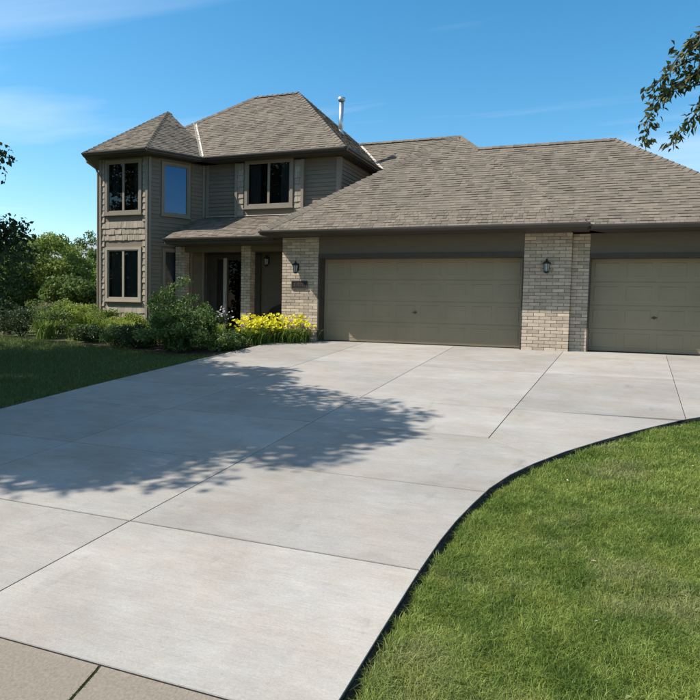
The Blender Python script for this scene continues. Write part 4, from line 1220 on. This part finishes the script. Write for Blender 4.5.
# ash tree on the right: only drooping twig ends reach into view
at_ = thing('ash_tree', 'ash tree on the right lawn with drooping leafy twigs against the sky', 'tree', (11.6, -7.6, gz(-7.6)-.1))
cl = crown_clumps((11.6, -7.6, 5.6), (3.0, 2.9, 2.2), 70, .4, 41, lambda q: q[0] > 9.3)
mb = MB(); limbs(mb, (11.6, -7.6, gz(-7.6)-.1), (11.6, -7.6, 6.9), cl, .17, 4)
twigs = [
 [(9.4,-8.0,4.6),(8.5,-8.3,4.05),(7.95,-8.45,3.62),(7.60,-8.5,3.32),(7.42,-8.5,3.06),(7.30,-8.5,2.92)],
 [(8.5,-8.3,4.05),(8.0,-8.5,3.35),(7.72,-8.5,3.07),(7.50,-8.5,2.96),(7.36,-8.5,2.80),(7.30,-8.5,2.62),(7.305,-8.5,2.46)],
 [(8.5,-8.3,4.05),(8.1,-8.5,3.2),(7.86,-8.5,2.95),(7.74,-8.5,2.72),(7.60,-8.5,2.52),(7.50,-8.5,2.41)],
 [(8.5,-8.3,4.05),(8.05,-8.6,3.55),(7.78,-8.65,3.35),(7.60,-8.65,3.22)],
 [(8.0,-8.5,3.35),(7.80,-8.45,3.12),(7.62,-8.45,3.06)],
 [(9.2,-8.0,4.4),(8.4,-8.1,3.7),(8.05,-8.1,3.2),(7.85,-8.1,2.9)],
 [(8.3,-8.4,3.9),(8.0,-8.45,3.5),(7.85,-8.45,3.3),(7.70,-8.45,3.22),(7.55,-8.45,3.18)],
 [(8.1,-8.4,3.4),(7.9,-8.4,3.2),(7.72,-8.4,3.12),(7.58,-8.4,3.0),(7.48,-8.4,2.92)],
 [(8.1,-8.5,3.2),(7.9,-8.5,3.05),(7.8,-8.45,3.0)],
]
twigs = [[(x+.02, y, z+.07) for x, y, z in tw] for tw in twigs]
lc = []; ld = []; rg = random.Random(9)
for tw in twigs:
    mb.tube(tw, [max(.004, .02-.004*i) for i in range(len(tw))], 5)
    pts = [Vector(q) for q in tw]
    start = 1
    for i in range(start, len(pts)-1):
        seg = pts[i+1]-pts[i]; nlf = int(seg.length/.0062)
        for j in range(nlf):
            q = pts[i].lerp(pts[i+1], (j+rg.random())/nlf)
            if q.x > 8.3: continue
            d = V(rg.gauss(0, .7), rg.gauss(0, .6), -.55+rg.gauss(0, .5))+seg.normalized()*.4
            d.normalize()
            lc.append(tuple(q+d*(.035+.05*rg.random())+V(rg.gauss(0, .035), rg.gauss(0, .04), rg.gauss(0, .03)))); ld.append(tuple(d))
mb.build('trunk', M['bark'], at_, smooth=True)
lc = np.array(lc); ld = np.array(ld); ln = .082*(.65+.7*RNG.random(len(lc)))
co, tr = leaves(lc, ld, ln, ln*.40, .12)
fast_mesh('twig_leaves', co, tr, M['leaf_ash'], at_, np.repeat(RNG.random(len(lc)), 2))
foliage('crown', cl, .6, 120, .10, .045, M['leaf_ash'], at_, center=(11.6, -7.6, 5.6))

# ------------------------------------------------------------------ grass
def blades(name, px, py, pz, h, w, lean, material, segs=2, tone=None):
    n = len(px)
    az = RNG.random(n)*6.283; dh = np.stack([np.cos(az), np.sin(az), np.zeros(n)], 1)
    fz = RNG.random(n)*6.283; sd = np.stack([np.cos(fz), np.sin(fz), np.zeros(n)], 1)
    o0 = np.stack([px, py, pz], 1); ln = lean*(.2+RNG.random(n)**1.5)
    if segs == 2:
        m_ = o0+dh*(h*ln*.35)[:, None]; m_[:, 2] += h*.6
        t_ = o0+dh*(h*ln*1.1)[:, None]; t_[:, 2] += h*(1.0-.35*ln)
        co = np.stack([o0-sd*w[:, None]*.5, o0+sd*w[:, None]*.5, m_-sd*w[:, None]*.42, m_+sd*w[:, None]*.42, t_], 1)
        tr = np.array([(0,1,3),(0,3,2),(2,3,4)]); k = 5
    else:
        t_ = o0+dh*(h*ln)[:, None]; t_[:, 2] += h
        co = np.stack([o0-sd*w[:, None]*.5, o0+sd*w[:, None]*.5, t_], 1); tr = np.array([(0,1,2)]); k = 3
    tris = (np.arange(n)[:, None, None]*k+tr[None]).reshape(-1, 3)
    tn = RNG.random(n) if tone is None else tone
    return kind(tag(fast_mesh(name, co.reshape(-1, 3), tris, material, None, np.repeat(tn, len(tr))), *name_lbl[name]), 'stuff')
name_lbl = {'right_lawn_grass': ('sunlit mown grass with dry patches beside the curved slab edge', 'grass'),
            'left_lawn_grass': ('shaded mown grass left of the driveway', 'grass'),
            'joint_moss': ('thin moss and weeds in the kerb joints', 'moss')}
def wav(x, y, s, ph=0):
    return (np.sin(x*s*1.3+y*s*.7+ph)+np.sin(-x*s*.6+y*s*1.5+ph*2.1)+np.sin(x*s*2.3-y*s*1.9+ph*.7)*.6)/2.6
_lat = np.random.default_rng(77).random((64, 64))
def vn(x, y, f, o=0):
    """smooth value noise 0..1, f cells per metre"""
    a = x*f+o*7.31+100; b = y*f+o*3.17+100
    i = np.floor(a).astype(int); j = np.floor(b).astype(int); u = a-i; v = b-j
    u = u*u*(3-2*u); v = v*v*(3-2*v)
    g = lambda p, q: _lat[p % 64, q % 64]
    return (g(i, j)*(1-u)+g(i+1, j)*u)*(1-v)+(g(i, j+1)*(1-u)+g(i+1, j+1)*u)*v
# near right lawn: dense where the photo looks, thinner outside
def scatter(n, x0, x1, y0, y1):
    return RNG.uniform(x0, x1, n), RNG.uniform(y0, y1, n)
def right_ok(x, y): return x > edge_x(y)+.030+.018*wav(x, y, 9)+.02*wav(x, y, 23, 1)+RNG.random(len(x))*.03
X_, Y_ = [], []
for (n, x0, x1, y0, y1) in ((270000, 5.9, 7.9, -13.05, -9.5), (180000, 6.0, 8.6, -9.5, -5.2), (70000, 7.9, 12.0, -13.05, -5.0)):
    x, y = scatter(n, x0, x1, y0, y1); ok = right_ok(x, y)
    # clumpy density
    dn = .25+.75*vn(x, y, 5.5)+.5*(vn(x, y, 14, 2)-.4)
    ok &= RNG.random(n) < dn
    X_.append(x[ok]); Y_.append(y[ok])
x = np.concatenate(X_); y = np.concatenate(Y_)
dist = np.hypot(x-7.03, y+15.62)
hh = (.040+.034*RNG.random(len(x))**2)*(.45+.55*vn(x, y, 2.2, 1)+.55*vn(x, y, 7, 3)+.3*vn(x, y, 18, 4))
edge_d = x-edge_x(y); hh *= np.where(edge_d < .14, 1.15, 1.0)
blades('right_lawn_grass', x, y, S*y-.072, np.clip(hh, .02, .13), .0020+.00042*dist*RNG.uniform(.7, 1.3, len(x)), 1.25, M['grass'], 2, np.clip(-.05+.35*vn(x, y, 1.8, 5)+.45*vn(x, y, 6.5, 6)+.2*vn(x, y, 16, 7)+RNG.normal(size=len(x))*.22, 0, 1))
# left lawn
n = 110000
x, y = scatter(n, -14, -0.97, -10.5, -0.8)
bx = np.array([b[0] for b in bed[:6]]); by = np.array([b[1] for b in bed[:6]])
ok = (y < np.interp(x, bx, by)-.02) & (x < np.where(y < -7, -.93, -1.02)) & (y > -x*-.35-14)
x = x[ok]; y = y[ok]
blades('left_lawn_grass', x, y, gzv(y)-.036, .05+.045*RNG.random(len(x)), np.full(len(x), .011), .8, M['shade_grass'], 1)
# moss / weeds in kerb joints
n = 1500
xa = RNG.uniform(3.0, 6.0, n); ya = -13.072+RNG.normal(size=n)*.006
keep = RNG.random(n) < np.clip(.05+.28*np.clip(xa-4.6, 0, 1)+.4*wav(xa, ya*0, 6), 0, 1)
xa, ya = xa[keep], ya[keep]
yb = RNG.uniform(-13.7, -13.08, 900); xb = 4.71+.06*(-(yb+13.075))/.3+RNG.normal(size=900)*.005
x = np.concatenate([xa, xb]); y = np.concatenate([ya, yb])
z = S*-13.07-.016-.1*np.clip(-(y+13.08), 0, 1)
blades('joint_moss', x, y, z, .006+.012*RNG.random(len(x))**2, np.full(len(x), .006), 1.2, M['moss'], 1)

# dry leaves lying on the right lawn
for k, (x, y, a) in enumerate(((7.02, -10.9, .3), (7.35, -10.2, 1.9), (7.55, -11.2, 2.6), (7.20, -12.35, .9), (7.75, -9.6, 1.2), (6.75, -9.2, 2.2), (7.05, -11.7, 4.0), (7.9, -8.3, 5.1))):
    mb = MB(); z = S*y-.028; ca, sa = math.cos(a)*.022, math.sin(a)*.022
    mb.poly([(x-ca, y-sa, z), (x+sa*.45, y-ca*.45, z+.008), (x+ca, y+sa, z+.004), (x-sa*.45, y+ca*.45, z+.01), (x, y, z-.002)], [(0,1,4), (1,2,4), (2,3,4), (3,0,4)])
    tag(mb.build('dry_leaf', M['dry'], None), 'small curled tan dry leaf lying on the sunlit lawn', 'leaf', 'dry leaves on the right lawn')
